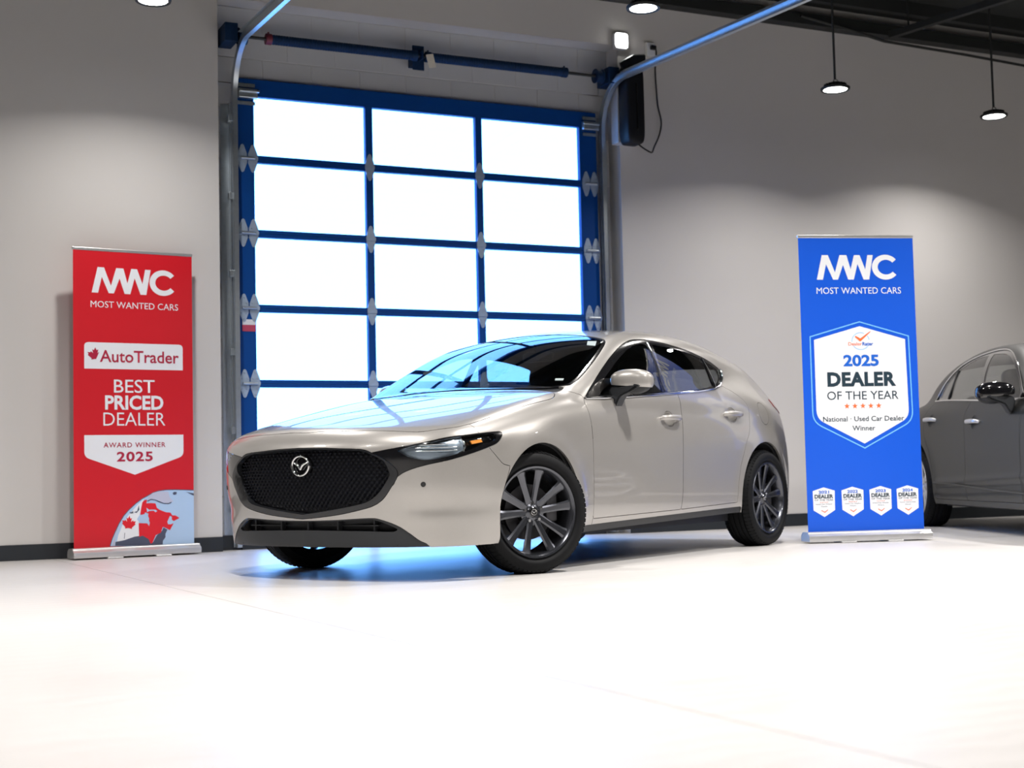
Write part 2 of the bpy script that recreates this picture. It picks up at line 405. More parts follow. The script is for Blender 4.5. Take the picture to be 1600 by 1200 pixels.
def hatch_field():
    Fc = spline([.10,.17,.26,.33,.45,.59,.68,.74,.80,.9], [.83,.875,.893,.908,.925,.934,.934,.918,.885,.80])
    Fp = spline([0,.2,.4,.55,.65,.75,.82,.88,.95], [0,.008,.033,.078,.124,.205,.31,.48,.78])
    T = spline([1.05,.93,.90,.864,.75,.6,.3,0,-.3,-.55,-.8,-1.1,-2,-2.6,-3,-3.4,-3.7], [.60,.725,.75,.772,.815,.857,.920,.971,1.012,1.032,1.06,1.10,1.12,1.08,1.02,.975,.93])
    cT = spline([.95,.7,.3,-.1,-.5,-.9,-2.4,-3.0,-3.6], [.12,.11,.080,.050,.035,.04,.05,.09,.13])
    Wp = spline([1.0,.6,.3,0,-.5,-1.4,-2.2,-2.7,-3.1,-3.4,-3.7], [.83,.872,.890,.8975,.882,.878,.885,.892,.845,.76,.64])
    Az = spline([.10,.18,.25,.35,.5,.62,.75,.85,.92,.98,1.1], [.085,.05,.022,.006,0,.001,.008,.022,.040,.060,.115])
    Rc = spline([.15,.3,.5,.75,.9,1.0,1.1], [-3.38,-3.47,-3.50,-3.44,-3.37,-3.31,-3.20])
    G = spline([0,-.25,-.5,-.8,-1.0,-1.2,-1.4,-1.7,-2.0,-2.4,-2.8,-3.05,-3.2,-3.35,-3.5], [.85,.975,1.11,1.262,1.350,1.408,1.44,1.459,1.456,1.428,1.362,1.30,1.21,1.09,.95])
    cg = spline([0,-.25,-.9,-1.3,-1.7,-2.5,-3.3], [.13,.14,.14,.13,.12,.14,.17])
    Hp = spline([-.2,-.5,-1.0,-1.5,-2.0,-2.4,-2.8,-3.1,-3.4,-3.6], [.78,.81,.825,.828,.815,.785,.735,.69,.61,.54])
    Hl = spline([.80,.85,.90,.95,1.0,1.1,1.2,1.3,1.38,1.46], [.10,.055,.020,.004,.010,.040,.080,.130,.180,.240])
    def f(x, y, z):
        y = np.abs(y)
        top = (z - (T(x) - .0 - cT(x)*y*y - .10*y**6)) * .97
        bul = .013*(np.exp(-((np.hypot(x, z-.325)-.375)/.075)**2) + np.exp(-((np.hypot(x+2.725, z-.325)-.375)/.075)**2))
        side = (y - (Wp(x) - Az(z)*np.where(z < .45, 1 - .85*np.clip((x-.36)/.2, 0, 1), 1) + bul)) * .98
        fr = x - (Fc(z) - Fp(y)) + .014*np.exp(-((z-.375)/.055)**2)*np.clip((y-.50)/.2, 0, 1); fr = fr / np.sqrt(1 + (np.clip(y-.3, 0, .5)*2.6)**2)
        rr = (Rc(z) + .35*np.clip(y-.2, 0, 1)**2.2) - x
        low = smax(side, top, .12); low = smax(low, fr, .07); low = smax(low, rr, .14)
        gt = (z - (G(x) - cg(x)*y*y)) * .93
        gs = (y - (Hp(x) - Hl(z))) * .92
        gh = np.maximum(smax(gt, gs, .085), .83 - z)
        kk = np.interp(x, [-2.9,-2.2,-1.2,-.4], [.26,.07,.05,.03])
        return smax(smin(low, gh, kk), .165 - z, .02)
    return f

def sedan_field():
    Fc = spline([.10,.2,.35,.55,.68,.78], [.84,.90,.93,.93,.90,.80])
    Fp = spline([0,.2,.4,.55,.65,.75,.82,.88,.95], [0,.01,.04,.09,.14,.22,.33,.50,.80])
    T = spline([1.05,.93,.85,.7,.4,0,-.4,-.8,-1.2,-2.2,-2.9,-3.3,-3.7,-3.95,-4.1], [.62,.70,.75,.82,.89,.945,.985,1.03,1.08,1.10,1.09,1.07,1.04,.98,.90])
    Wp = spline([1.0,.6,.3,0,-.5,-1.4,-2.3,-2.85,-3.3,-3.7,-4.0], [.83,.875,.895,.905,.895,.892,.900,.908,.885,.82,.72])
    Az = spline([.10,.18,.25,.35,.5,.62,.75,.85,.92,.98,1.1], [.075,.045,.02,.008,.002,.0,.006,.018,.036,.060,.12])
    Rc = spline([.15,.3,.5,.75,.9,1.0,1.1], [-3.80,-3.90,-3.93,-3.92,-3.90,-3.86,-3.7])
    G = spline([0,-.35,-.6,-.9,-1.15,-1.4,-1.7,-2.0,-2.3,-2.6,-2.9,-3.15,-3.4,-3.6], [.80,1.0,1.125,1.28,1.38,1.44,1.475,1.483,1.47,1.43,1.355,1.245,1.11,.98])
    Hp = spline([-.2,-.5,-1.0,-1.5,-2.0,-2.5,-2.9,-3.2,-3.5], [.77,.80,.825,.83,.82,.795,.755,.70,.62])
    Hl = spline([.80,.85,.90,.95,1.0,1.1,1.2,1.3,1.38,1.46], [.10,.055,.020,.004,.010,.045,.088,.142,.195,.255])
    def f(x, y, z):
        y = np.abs(y)
        top = (z - (T(x) - .05*y*y - .10*y**6)) * .97
        bul = .010*(np.exp(-((np.hypot(x, z-.335)-.385)/.075)**2) + np.exp(-((np.hypot(x+2.85, z-.335)-.385)/.075)**2))
        cr = .012*np.exp(-((z-(.40+.03*(x+1.4)))/.03)**2)*((x > -2.4) & (x < -.4))
        side = (y - (Wp(x) - Az(z) + bul + cr)) * .98
        fr = x - (Fc(z) - Fp(y)); fr = fr / np.sqrt(1 + (np.clip(y-.3, 0, .5)*2.6)**2)
        rr = (Rc(z) + .35*np.clip(y-.2, 0, 1)**2.2) - x
        low = smax(side, top, .10); low = smax(low, fr, .07); low = smax(low, rr, .14)
        gt = (z - (G(x) - .13*y*y)) * .93
        gs = (y - (Hp(x) - Hl(z))) * .92
        gh = np.maximum(smax(gt, gs, .09), .83 - z)
        return smax(smin(low, gh, np.interp(x, [-3.0,-2.4,-.4], [.07,.035,.03])), .165 - z, .02)
    return f
# ================================================================ THE SETTING
WY = 2.97           # face of the painted wall
X0, X1, Y0 = -12.0, 17.0, -15.0
bm = bmesh.new()
ja, jb = (-1.60, WY), (-.84, Y0)                                   # the sawn joint runs across the hall
for a, b, c_, d_ in (((X0, Y0), (jb[0]-.0018, Y0), (ja[0]-.0018, WY+.4), (X0, WY+.4)), ((jb[0]+.0018, Y0), (X1, Y0), (X1, WY+.4), (ja[0]+.0018, WY+.4))):
    prism(bm, [a, b, c_, d_], -.03, 0., 'xy')
struct(obj('floor', bm, 'floor'), 'pale sealed concrete showroom floor with a sawn joint')
struct(obj('trim_1', box(X0, X1, Y0, WY+.4, -.2, -.03), 'base'))
struct(obj('exterior_ground', box(-14, 20, WY+.4, 40, -.25, -.02), 'outside'), 'snowy concrete outside the glazed door')
RX0, RX1, RZ = -.365, 3.125, 4.20                                   # recess round the overhead door
bm = bmesh.new()
bx(bm, ((X0+RX0)/2, WY+.15, 2.4), (RX0-X0, .3, 4.8)); bx(bm, ((X1+RX1)/2, WY+.15, 2.4), (X1-RX1, .3, 4.8)); bx(bm, ((RX0+RX1)/2, WY+.15, (RZ+4.8)/2), (RX1-RX0, .3, 4.8-RZ))
wb = struct(obj('wall_back', bm, 'wall'), 'warm white painted back wall with the recess for the overhead door')
struct(obj('wall_left', box(X0-.2, X0, Y0, WY+.3, 0, 4.8), 'dark_wall')); struct(obj('wall_right', box(X1, X1+.2, Y0, WY+.3, 0, 4.8), 'dark_wall')); struct(obj('wall_front', box(X0-.2, X1+.2, Y0-.2, Y0, 0, 4.8), 'dark_wall'))
struct(obj('ceiling', box(X0-.2, X1+.2, Y0-.2, WY+.3, 4.80, 4.95), 'ceiling'), 'dark painted deck ceiling')
struct(obj('baseboard_back', (lambda b: (bx(b, ((X0+RX0)/2, WY-.006, .055), (RX0-X0, .012, .11), bevel=.003), bx(b, ((X1+RX1)/2, WY-.006, .055), (X1-RX1, .012, .11), bevel=.003), bx(b, (RX0+.11, WY+.155, .055), (.20, .012, .11)), b)[-1])(bmesh.new()), 'base'), 'black rubber base along the back wall')
# painted block wall inside the recess
DX0, DX1, DZ = -.10, 2.88, 3.55
bw = struct(obj('wall_recess', (lambda b: (bx(b, ((RX0+DX0)/2-.01, WY+.248, 2.1), (DX0-RX0+.02, .1, 4.2)), bx(b, ((RX1+DX1)/2+.01, WY+.248, 2.1), (RX1-DX1+.02, .1, 4.2)), bx(b, ((RX0+RX1)/2, WY+.248, (DZ+RZ)/2), (RX1-RX0, .1, RZ-DZ)), b)[-1])(bmesh.new()), 'mortar'), 'painted concrete block wall set back round the overhead door')
blocks = {}
def block(x0, x1, z0, z1):
    k = (round(x1-x0, 3), round(z1-z0, 3))
    if k not in blocks:
        b = bmesh.new(); bx(b, (0, 0, 0), (x1-x0-.005, .02, z1-z0-.005), bevel=.004); o = obj('block', b, 'block', bw); blocks[k] = o.data
    else: o = link(bpy.data.objects.new('block', blocks[k]), bw)
    o.location = ((x0+x1)/2, WY+.203 + random.uniform(-.001, .001), (z0+z1)/2)
for r in range(21):
    z0, z1 = r*.2, r*.2+.2; off = .2 if r % 2 else 0.
    xs = [RX0] + [float(x) for x in np.arange(RX0+off, RX1, .4) if RX0+.05 < x < RX1-.05] + [RX1]
    for a, b in zip(xs[:-1], xs[1:]):
        for u, v in (((a, min(b, DX0)), (max(a, DX1), b)) if z1 < DZ+.06 else ((a, b),)):
            if v - u > .02: block(u, v, z0, z1)
# roof steel
struct(obj('trim_2', box(.9, X1, WY-.17, WY-.05, 4.56, 4.67, bevel=.004), 'beam'), 'black steel ledger running along the top of the back wall')
bm = bmesh.new()
for y in np.arange(2.55, -9, -.9): bx(bm, ((X0+X1)/2, y, 4.74), (X1-X0, .07, .12))
struct(obj('trim_3', bm, 'beam'), 'black roof joists')
o = tag(obj('strut_channel', (lambda b: (sweep(b, [(5.84, 2.62, 4.50), (6.10, 1.35, 4.50), (6.8, -2.2, 4.50)], [(-.03, -.03), (.03, -.03), (.03, .03), (.024, .03), (.024, -.022), (-.024, -.022), (-.024, .03), (-.03, .03)]), b)[-1])(bmesh.new()), 'beam'), 'black steel strut channel hung under the ceiling at upper right', 'channel')
for hp in ((5.88, 2.42), (6.5, -.8)):
    bm = bmesh.new(); cyl(bm, (*hp, 4.53), (*hp, 4.80), .008, seg=8); obj('hanger_rod', bm, 'beam', o)
o = tag(obj('conduit', (lambda b: (sweep(b, [(4.9, 2.72, 4.60), (5.4, 2.70, 4.53), (5.85, 2.72, 4.47), (6.9, 2.78, 4.47), (8.2, 2.78, 4.42), (9.4, 2.78, 4.36)], circ(.014, 8)), b)[-1])(bmesh.new()), 'beam', smooth=True), 'thin black cable pipe sagging under the roof steel at right', 'pipe')

# ---------------------------------------------------------------- overhead glazed door
DY = 3.10                       # inner face of the door
door = thing('door_1', 'haze blue framed glass overhead door of six sections behind the beige car', None, (0, 0, 0)); door['kind'] = 'structure'
GX = [(-.055, .857), (.917, 1.823), (1.881, 2.80)]                 # the three glass columns
EX0, EX1 = -.183, 2.965
JZ = [0., .68, 1.26, 1.84, 2.42, 3.00, 3.625]
RL = {}
def part_box(name, m, x0, x1, y0, y1, z0, z1, parent, bevel=.0015):
    k = (name, round(x1-x0, 4), round(y1-y0, 4), round(z1-z0, 4))
    if k not in RL:
        b = bmesh.new(); bx(b, (0, 0, 0), (x1-x0, y1-y0, z1-z0), bevel=bevel); o = obj(name, b, m, parent); RL[k] = o.data
    else: o = link(bpy.data.objects.new(name, RL[k]), parent)
    o.location = ((x0+x1)/2, (y0+y1)/2, (z0+z1)/2); return o
for s in range(6):
    z0, z1 = JZ[s], JZ[s+1]; rb = .10 if s == 0 else .029; rt_ = .135 if s == 5 else .029
    part_box('rail', 'blue', EX0, EX1, DY, DY+.048, z0+.001, z0+rb, door); part_box('rail', 'blue', EX0, EX1, DY, DY+.048, z1-rt_, z1-.001, door)
    part_box('stile', 'blue', EX0, GX[0][0], DY, DY+.048, z0+rb, z1-rt_, door); part_box('stile', 'blue', GX[2][1], EX1, DY, DY+.048, z0+rb, z1-rt_, door)
    for i in (0, 1): part_box('muntin', 'blue', GX[i][1], GX[i+1][0], DY, DY+.048, z0+rb, z1-rt_, door)
    for a, b in GX: part_box('pane', 'pane', a-.004, b+.004, DY+.032, DY+.038, z0+rb-.004, z1-rt_+.004, door, bevel=0)
part_box('bottom_seal', 'base', EX0, EX1, DY-.004, DY+.05, .0, .035, door)
def hinge_mesh():
    b = bmesh.new()
    leaf = [(-.036, .012), (-.036, .036), (-.012, .102), (0, .110), (.012, .102), (.036, .036), (.036, .012)]
    prism(b, leaf, -.006, 0); prism(b, [(x, -z) for x, z in reversed(leaf)], -.006, 0)
    prism(b, [(-.040, -.014), (.040, -.014), (.040, .014), (-.040, .014)], -.012, 0)
    for x, z in ((0, .084), (-.018, .040), (.018, .040), (0, -.084), (-.018, -.040), (.018, -.040)): cyl(b, (x, -.006, z), (x, -.012, z), .006, seg=8)
    return b
hb = obj('hinge', hinge_mesh(), 'hinge', door); first = True
roller = obj('roller', (lambda b: (cyl(b, (-.055, -.026, 0), (.055, -.026, 0), .011, seg=12), b)[-1])(bmesh.new()), 'galv', door, smooth=True)
fr = True
for z in JZ[1:6]:
    for x in (-.150, -.068, .887, 1.852, 2.855, 2.935):
        if first: h = hb; first = False
        else: h = copy_of(hb, door)
        h.location = (x, DY, z)
    for x in (-.110, 2.895):
        r_ = roller if fr else copy_of(roller, door); fr = False; r_.location = (x, DY+.006, z)
for x, s in ((-.115, 1), (2.90, -1)):                                # top brackets
    b = bmesh.new(); bx(b, (0, -.010, .070), (.135, .004, .028)); bx(b, (0, -.010, -.070), (.135, .004, .028)); bx(b, (.005*s, -.030, 0), (.15, .045, .075), bevel=.006)
    bx(b, (.01*s, -.060, .015), (.16, .02, .02), bevel=.004)
    for k in range(5):
        cyl(b, (-.05+.025*k, -.012, .070), (-.05+.025*k, -.018, .070), .005, seg=8); cyl(b, (-.05+.025*k, -.012, -.070), (-.05+.025*k, -.018, -.070), .005, seg=8)
    o = obj('top_bracket', b, 'galv', door); o.location = (x, DY, 3.50)
b = box(-.165, -.060, DY-.003, DY, 1.66, 1.745); o = obj('warning_label', b, mat('red_label', (.50, .06, .12), .5, noise=.05), door); o['label'] = 'small red and white warning label'
b = box(-.165, -.060, DY-.004, DY-.001, 1.71, 1.752); obj('warning_label', b, 'white', door)

# tracks, one each side: angle, vertical C rail, curve and sloping horizontal rail
def track(X, s, name, label):
    t = thing(name, label, 'track', (X, DY-.03, 0))
    path = [(0, 0, .02), (0, 0, 1.2), (0, 0, 2.4), (0, 0, 3.45)]
    R_ = .40
    for k in range(1, 9):
        a = PI/2*k/8*.97; path.append((0, -R_*(1-math.cos(a)), 3.45 + R_*math.sin(a)))
    y, z = path[-1][1], path[-1][2]; path += [(0, y-1.2, z-.055), (0, y-2.6, z-.12), (0, y-3.4, z-.155)]
    pts = [Vector(p) for p in path]
    prof = [(-.030, -.018*s), (.030, -.018*s), (.030, .018*s), (.022, .018*s), (.022, -.012*s), (-.022, -.012*s), (-.022, .018*s), (-.030, .018*s)]
    b = bmesh.new(); n = len(pts); rings = []
    for i in range(n):
        tt = (pts[min(i+1, n-1)]-pts[max(i-1, 0)]).normalized(); nn = Vector((1, 0, 0)).cross(tt)
        rings.append([b.verts.new(pts[i] + nn*a + Vector((1, 0, 0))*c) for a, c in prof])
    for i in range(n-1):
        for k in range(8): b.faces.new((rings[i][k], rings[i][(k+1) % 8], rings[i+1][(k+1) % 8], rings[i+1][k]))
    bmesh.ops.recalc_face_normals(b, faces=b.faces); obj('rail', b, 'galv', t, smooth=30)
    b = bmesh.new(); bx(b, (-s*.055, .085, 1.72), (.07, .006, 3.40)); bx(b, (-s*.024, .06, 1.72), (.006, .05, 3.40)); obj('wall_angle', b, 'galv', t)
    b = bmesh.new(); bx(b, (-s*.03, .03, 0), (.03, .05, .05), bevel=.003); cyl(b, (-s*.03, .03, .02), (-s*.03, .03, .032), .010, seg=8); b0 = obj('bracket', b, 'galv', t)
    for k, z_ in enumerate((.3, .9, 1.5, 2.1, 2.7, 3.3)):
        q = b0 if k == 0 else copy_of(b0, t); q.location = (0, 0, z_)
    b = bmesh.new(); ya, za = path[11][1], path[11][2]
    sweep(b, [(-s*.02, ya+.1, za+.035), (-s*.02, path[-1][1], path[-1][2]+.035)], [(-.02, 0), (.02, 0), (.02, .004), (-.016, .004), (-.016, .035), (-.02, .035)]); obj('reinforcing_angle', b, 'galv', t)
    return t
track(-.215, 1, 'door_track', 'galvanised steel door track at left edge of the glass door')
track(3.005, -1, 'door_track', 'galvanised steel door track at right edge of the glass door')
# spring shaft over the door
SY, SZ = DY-.17, 3.90
sh = thing('spring_shaft', 'dark blue torsion spring on its shaft above the glass door', 'spring', (0, SY, SZ))
b = bmesh.new(); cyl(b, (-.26, 0, 0), (3.04, 0, 0), .0127, seg=12); obj('shaft', b, 'beam', sh, smooth=True)
for a, c_ in ((.04, 1.20), (1.36, 2.56)):
    b = bmesh.new(); prof = []; n = 110
    for k in range(n+1):
        x = a + (c_-a)*k/n; prof.append((.036 if k % 2 else .040, x))
    lathe(b, prof, 'z', 20, Matrix.Rotation(PI/2, 4, 'Y')); obj('coil', b, 'spring', sh)
for x in (.02, 1.22, 1.34, 2.58):
    b = bmesh.new(); cyl(b, (x-.022, 0, 0), (x+.022, 0, 0), .043, seg=20); cyl(b, (x, 0, .03), (x, 0, .055), .008, seg=8); cc = obj('winding_cone', b, mat('red_cone', (.16, .02, .04), .5, noise=.1) if x < .1 else 'spring', sh, smooth=True)
b = bmesh.new(); bx(b, (1.275, .05, 0), (.10, .012, .20), bevel=.003); bx(b, (1.275, .0, 0), (.012, .11, .07), bevel=.003); bx(b, (1.275, .12, 0), (.07, .13, .10)); obj('center_bracket', b, 'spring', sh)
b = bmesh.new(); bx(b, (0, 0, 0), (.07, .003, .11)); o = obj('paper_tag', b, 'label', sh); o.location = (1.345, -.052, -.045); o.rotation_euler = (0, -.25, .2)
for x, s in ((-.235, 1), (2.96, -1)):
    b = bmesh.new(); bx(b, (x-.055*s, .02, 0), (.10, .22, .14), bevel=.004); obj('bearing_plate', b, 'spring', sh)
    b = bmesh.new(); lathe(b, [(.02, -.035), (.062, -.035), (.062, -.028), (.05, -.022), (.05, .022), (.062, .028), (.062, .035), (.02, .035)], 'z', 24, Matrix.Translation((x+.05*s, 0, 0)) @ Matrix.Rotation(PI/2, 4, 'Y')); obj('cable_drum', b, 'spring', sh, smooth=True)
# door operator
op = thing('door_opener', 'black jackshaft door opener with upright housing right of the glass door', 'opener', (3.14, DY-.34, 3.30))
b = bmesh.new(); ellipsoid(b, (0, .02, .33), (.085, .09, .34), .28, 24, 18); obj('housing', b, 'black', op, smooth=60)
b = bmesh.new(); sweep(b, [(-.050, .06, .645), (-.02, .04, .665), (.03, .0, .70), (.10, -.02, .70)], [(-.09, -.045), (.09, -.045), (.09, .04), (.05, .06), (-.05, .06), (-.09, .04)]); obj('gear_case', b, 'black', op, smooth=40)
b = bmesh.new(); bx(b, (.02, .18, .34), (.20, .12, .62), bevel=.004); obj('mounting_plate', b, 'block', op)
b = bmesh.new(); bx(b, (-.0, -.074, .30), (.010, .008, .40), bevel=.002); obj('rib', b, 'gloss', op)
out = thing('power_outlet', 'white wall outlet with a plugged black cord high on the wall', 'outlet', (3.44, WY, 4.19))
b = bmesh.new(); bx(b, (0, -.02, 0), (.085, .04, .13), bevel=.006); obj('box', b, 'wall', out); b = bmesh.new(); bx(b, (0, -.043, 0), (.075, .006, .115), bevel=.002); obj('cover_plate', b, 'white', out)
b = bmesh.new(); bx(b, (.012, -.06, .012), (.05, .04, .035), bevel=.008); obj('plug', b, 'black', out)
b = bmesh.new(); cpts = [(3.462, WY-.07, 4.20), (3.482, WY-.06, 4.16), (3.484, WY-.03, 4.02), (3.49, WY-.03, 3.84), (3.50, WY-.03, 3.70), (3.53, WY-.03, 3.56), (3.50, WY-.04, 3.44), (3.42, WY-.08, 3.32), (3.36, WY-.14, 3.255), (3.28, WY-.20, 3.25), (3.20, WY-.22, 3.28), (3.15, WY-.22, 3.32)]
sweep(b, [tuple(p) for p in smooth_poly(cpts, closed=False, n=5)], circ(.007, 8), up=(.3, 1, 0)); pc = obj('power_cord', b, 'black', op, smooth=True); pc.matrix_parent_inverse = Matrix.Translation((-3.14, -(DY-.34), -3.30)); pc['label'] = 'thin black cord up to the wall outlet'
fl = thing('wall_light', 'square glowing wall light above the right corner of the glass door', 'lamp', (3.14, WY, 4.232))
b = bmesh.new(); ellipsoid(b, (0, -.028, 0), (.070, .028, .074), .35, 28, 12); obj('housing', b, 'white', fl, smooth=50)
b = bmesh.new(); ellipsoid(b, (0, -.054, 0), (.060, .010, .064), .35, 28, 8); obj('diffuser', b, 'lamp', fl, smooth=50)

# pendant high-bay lamps; each gives its own light
def pendant(x, y, z, label, r=.118, watts=36):
    t = thing('pendant_light', label, 'lamp', (x, y, z), 0, 'round high bay lamps')
    b = bmesh.new(); lathe(b, [(.001, 0), (r*.80, 0), (r*.80, .004)], 'z', 40); obj('diffuser', b, 'lamp', t, smooth=30)
    b = bmesh.new(); lathe(b, [(r*.80, -.002), (r*.97, -.006), (r, .004), (r, .014), (r*.80, .022), (r*.55, .030), (r*.50, .052), (r*.34, .058), (.001, .060)], 'z', 40)
    for k in range(20):
        a = 2*PI*k/20; bx(b, (r*.62*math.cos(a), r*.62*math.sin(a), .034), (r*.30, .004, .022), rz=a)
    obj('housing', b, 'beam', t, smooth=35)
    b = bmesh.new(); sweep(b, [(-.012, 0, .058), (-.014, 0, .075), (0, 0, .088), (.026, 0, .080), (.030, 0, .058)], circ(.004, 6), up=(0, 1, 0)); obj('hook', b, 'beam', t)
    b = bmesh.new(); cyl(b, (0, 0, .085), (0, 0, 4.80-z), .010, seg=10); obj('rod', b, 'beam', t, smooth=True)
    l = down_light(x, y, z-.012, watts, size=r*1.5); return t
pendant(-1.10, 1.72, 3.685, 'round glowing pendant lamp cut by the top edge above the red banner')
pendant(2.07, .77, 3.725, 'round glowing pendant lamp nearest the square wall light')
pendant(4.345, 1.576, 3.577, 'round glowing pendant lamp on a rod above the blue banner')
pendant(6.315, 1.858, 3.595, 'round glowing pendant lamp at far right above the black sedan')
# ================================================================ CARS
def tri_ok(F): return [f for f in F if len(set(f)) >= 3]
def add_panel(root, skin, F, labels, name, m, both=True, weld=False, label=None, **kw):
    arr = panel_arrays(skin, F, labels, **kw)
    if arr is None: return []
    V, Fs, N = arr
    if weld:
        V, Fs, N = mirror_arrays(arr, True); o = [raw(name, V, tri_ok(Fs), m, root, N)]
    else:
        o = [raw(name, V, tri_ok(Fs), m, root, N)]
        if both:
            V, Fs, N = mirror_arrays(arr, False); o.append(raw(name, V, tri_ok(Fs), m, root, N))
    if label:
        for q in o: q['label'] = label
    return o
def on_side(F, x, z, s=1, off=0.):
    """point of the car's side at (x, z), moved out by off"""
    a, b = .3, 1.2
    for _ in range(40):
        y = (a+b)/2
        if F(np.array([x]), np.array([y]), np.array([z]))[0] < 0: a = y
        else: b = y
    g = grad(F, np.array([[x, a, z]]))[0]; g /= np.linalg.norm(g); p = np.array([x, a, z]) + g*off
    return (float(p[0]), float(p[1])*s, float(p[2]))
def on_front(F, y, z, off=0.):
    a, b = .3, 1.2
    for _ in range(40):
        x = (a+b)/2
        if F(np.array([x]), np.array([y]), np.array([z]))[0] < 0: a = x
        else: b = x
    return (a+off, y, z)

def wheel(root, x, y, steer, R, rr, spokes=10, rim='rim', mark=True):
    """y is the tyre centre; s points outwards. tyre and rim are parts, spokes, nuts and cap sub-parts"""
    s = 1 if y > 0 else -1; T = Matrix.Translation((x, y, R)) @ Matrix.Rotation(math.radians(steer), 4, 'Z') @ (Matrix.Identity(4) if s > 0 else Matrix.Rotation(PI, 4, 'Z'))
    w = .105
    prof = [(rr+.004, -w+.018), (rr+.020, -w+.004), (R-.050, -w-.006), (R-.018, -w+.004), (R-.004, -w+.022), (R, -w+.045)]
    for g in (-.052, -.018, .018, .052): prof += [(R, g-.006), (R-.008, g-.004), (R-.008, g+.004), (R, g+.006)]
    prof += [(R, w-.045), (R-.004, w-.022), (R-.018, w-.004), (R-.050, w+.006), (R-.06, w+.0045), (rr+.020, w-.004), (rr+.004, w-.018)]
    b = bmesh.new(); lathe(b, prof, 'y', 96); ty = obj('tyre', b, 'rubber', root, smooth=35); ty.matrix_local = T
    b = bmesh.new()
    for k in range(72):
        a = 2*PI*k/72
        for q, t0 in ((1, 0), (-1, .5)):
            m = Matrix.Rotation(a + t0*2*PI/72, 4, 'Y') @ Matrix.Translation((0, q*.078, R-.0068)) @ Matrix.Rotation(-q*.35, 4, 'X')
            bx(b, (0, 0, 0), (2*PI*R/72*.72, .044, .008), mtx=m)
    tb = obj('tread_block', b, 'rubber', ty); tb['kind'] = 'stuff'
    b = bmesh.new(); lathe(b, [(rr+.006, w-.016), (rr+.010, w-.008), (rr+.006, w-.002), (rr-.004, w-.004), (rr-.012, w-.014), (rr-.020, w-.05), (rr-.028, -.02), (rr-.020, -w+.03), (rr+.004, -w+.016)], 'y', 80)
    rm = obj('rim', b, rim, root, smooth=35); rm.matrix_local = T
    # spoke: a tapering ridge from hub to lip
    b = bmesh.new(); rings = []
    for r, hw, y0, dp in ((.045, .019, .058, .035), (.10, .019, .064, .030), (.16, .021, .071, .024), (.20, .024, .078, .020), (rr-.010, .030, .086, .016)):
        rings.append([b.verts.new((px, py, r)) for px, py in ((-hw, y0-.006), (-hw*.55, y0), (hw*.55, y0), (hw, y0-.006), (hw*.6, y0-dp), (-hw*.6, y0-dp))])
    for A, B in zip(rings[:-1], rings[1:]):
        for k in range(6): b.faces.new((A[k], A[(k+1) % 6], B[(k+1) % 6], B[k]))
    b.faces.new(rings[0]); b.faces.new(list(reversed(rings[-1]))); bmesh.ops.recalc_face_normals(b, faces=b.faces)
    sp = obj('spoke', b, rim, rm, smooth=25); n0 = spokes//2
    for k in range(spokes):
        a = 2*PI*(k//2)/n0 + (.27 if k % 2 else -.27) + .10; q = sp if k == 0 else copy_of(sp, rm)
        q.rotation_euler = (0, a, 0)
    b = bmesh.new(); lathe(b, [(.001, .066), (.026, .066), (.030, .062), (.034, .058), (.072, .050), (.076, .030), (.070, .0), (.001, 0)], 'y', 36); obj('hub', b, rim, rm, smooth=35)
    b = bmesh.new(); lathe(b, [(.001, .069), (.023, .069), (.026, .0665), (.026, .06)], 'y', 30); obj('center_cap', b, 'gloss', rm, smooth=35)
    if mark:
        b = bmesh.new(); emblem_mesh(b, .017, .0150, .0016, Matrix.Translation((0, .071, 0)) @ Matrix.Rotation(PI, 4, 'Z')); obj('emblem', b, 'chrome', rm, smooth=50)
    b = bmesh.new(); cyl(b, (0, .048, 0), (0, .068, 0), .0095, .0085, seg=6); nt_ = obj('lug_nut', b, 'chrome', rm)
    for k in range(5):
        a = 2*PI*k/5 + .10; q = nt_ if k == 0 else copy_of(nt_, rm); q.location = (.052*math.sin(a), 0, .052*math.cos(a))
    b = bmesh.new(); lathe(b, [(.06, .012), (.148, .012), (.148, -.012), (.06, -.012)], 'y', 48, closed=True); lathe(b, [(.001, .03), (.066, .026), (.066, -.03), (.001, -.03)], 'y', 30)
    bx(b, (-.13, 0, .02), (.07, .09, .15), bevel=.012); d = obj('brake_disc', b, 'disc', root, smooth=35); d.matrix_local = T
    return ty

def emblem_mesh(b, rx, rz, t, mtx):
    """oval ring with a winged stroke, in the xz plane facing -y"""
    n0 = len(b.verts); R_ = [(rx*math.cos(2*PI*k/36), 0, rz*math.sin(2*PI*k/36) - (.06*rz if math.sin(2*PI*k/36) > 0 else 0)) for k in range(36)]
    sweep(b, R_, circ(t*1.15, 8), up=(0, 1, 0), closed=True)
    L = [(-.93*rx, 0, .34*rz), (-.70*rx, 0, .24*rz), (-.42*rx, 0, .14*rz), (-.18*rx, 0, -.08*rz), (-.05*rx, 0, -.34*rz), (0, 0, -.42*rz)]
    for q in (1, -1): sweep(b, [(x*q, y, z) for x, y, z in L], circ(t*1.1, 8), up=(0, 1, 0), scales=[.35, .9, 1.25, 1.1, .9, .7])
    b.verts.ensure_lookup_table(); bmesh.ops.transform(b, matrix=mtx, verts=b.verts[n0:])

def superbar(b, c, half, e=.5, mtx=None): ellipsoid(b, c, half, e, 20, 12, mtx)

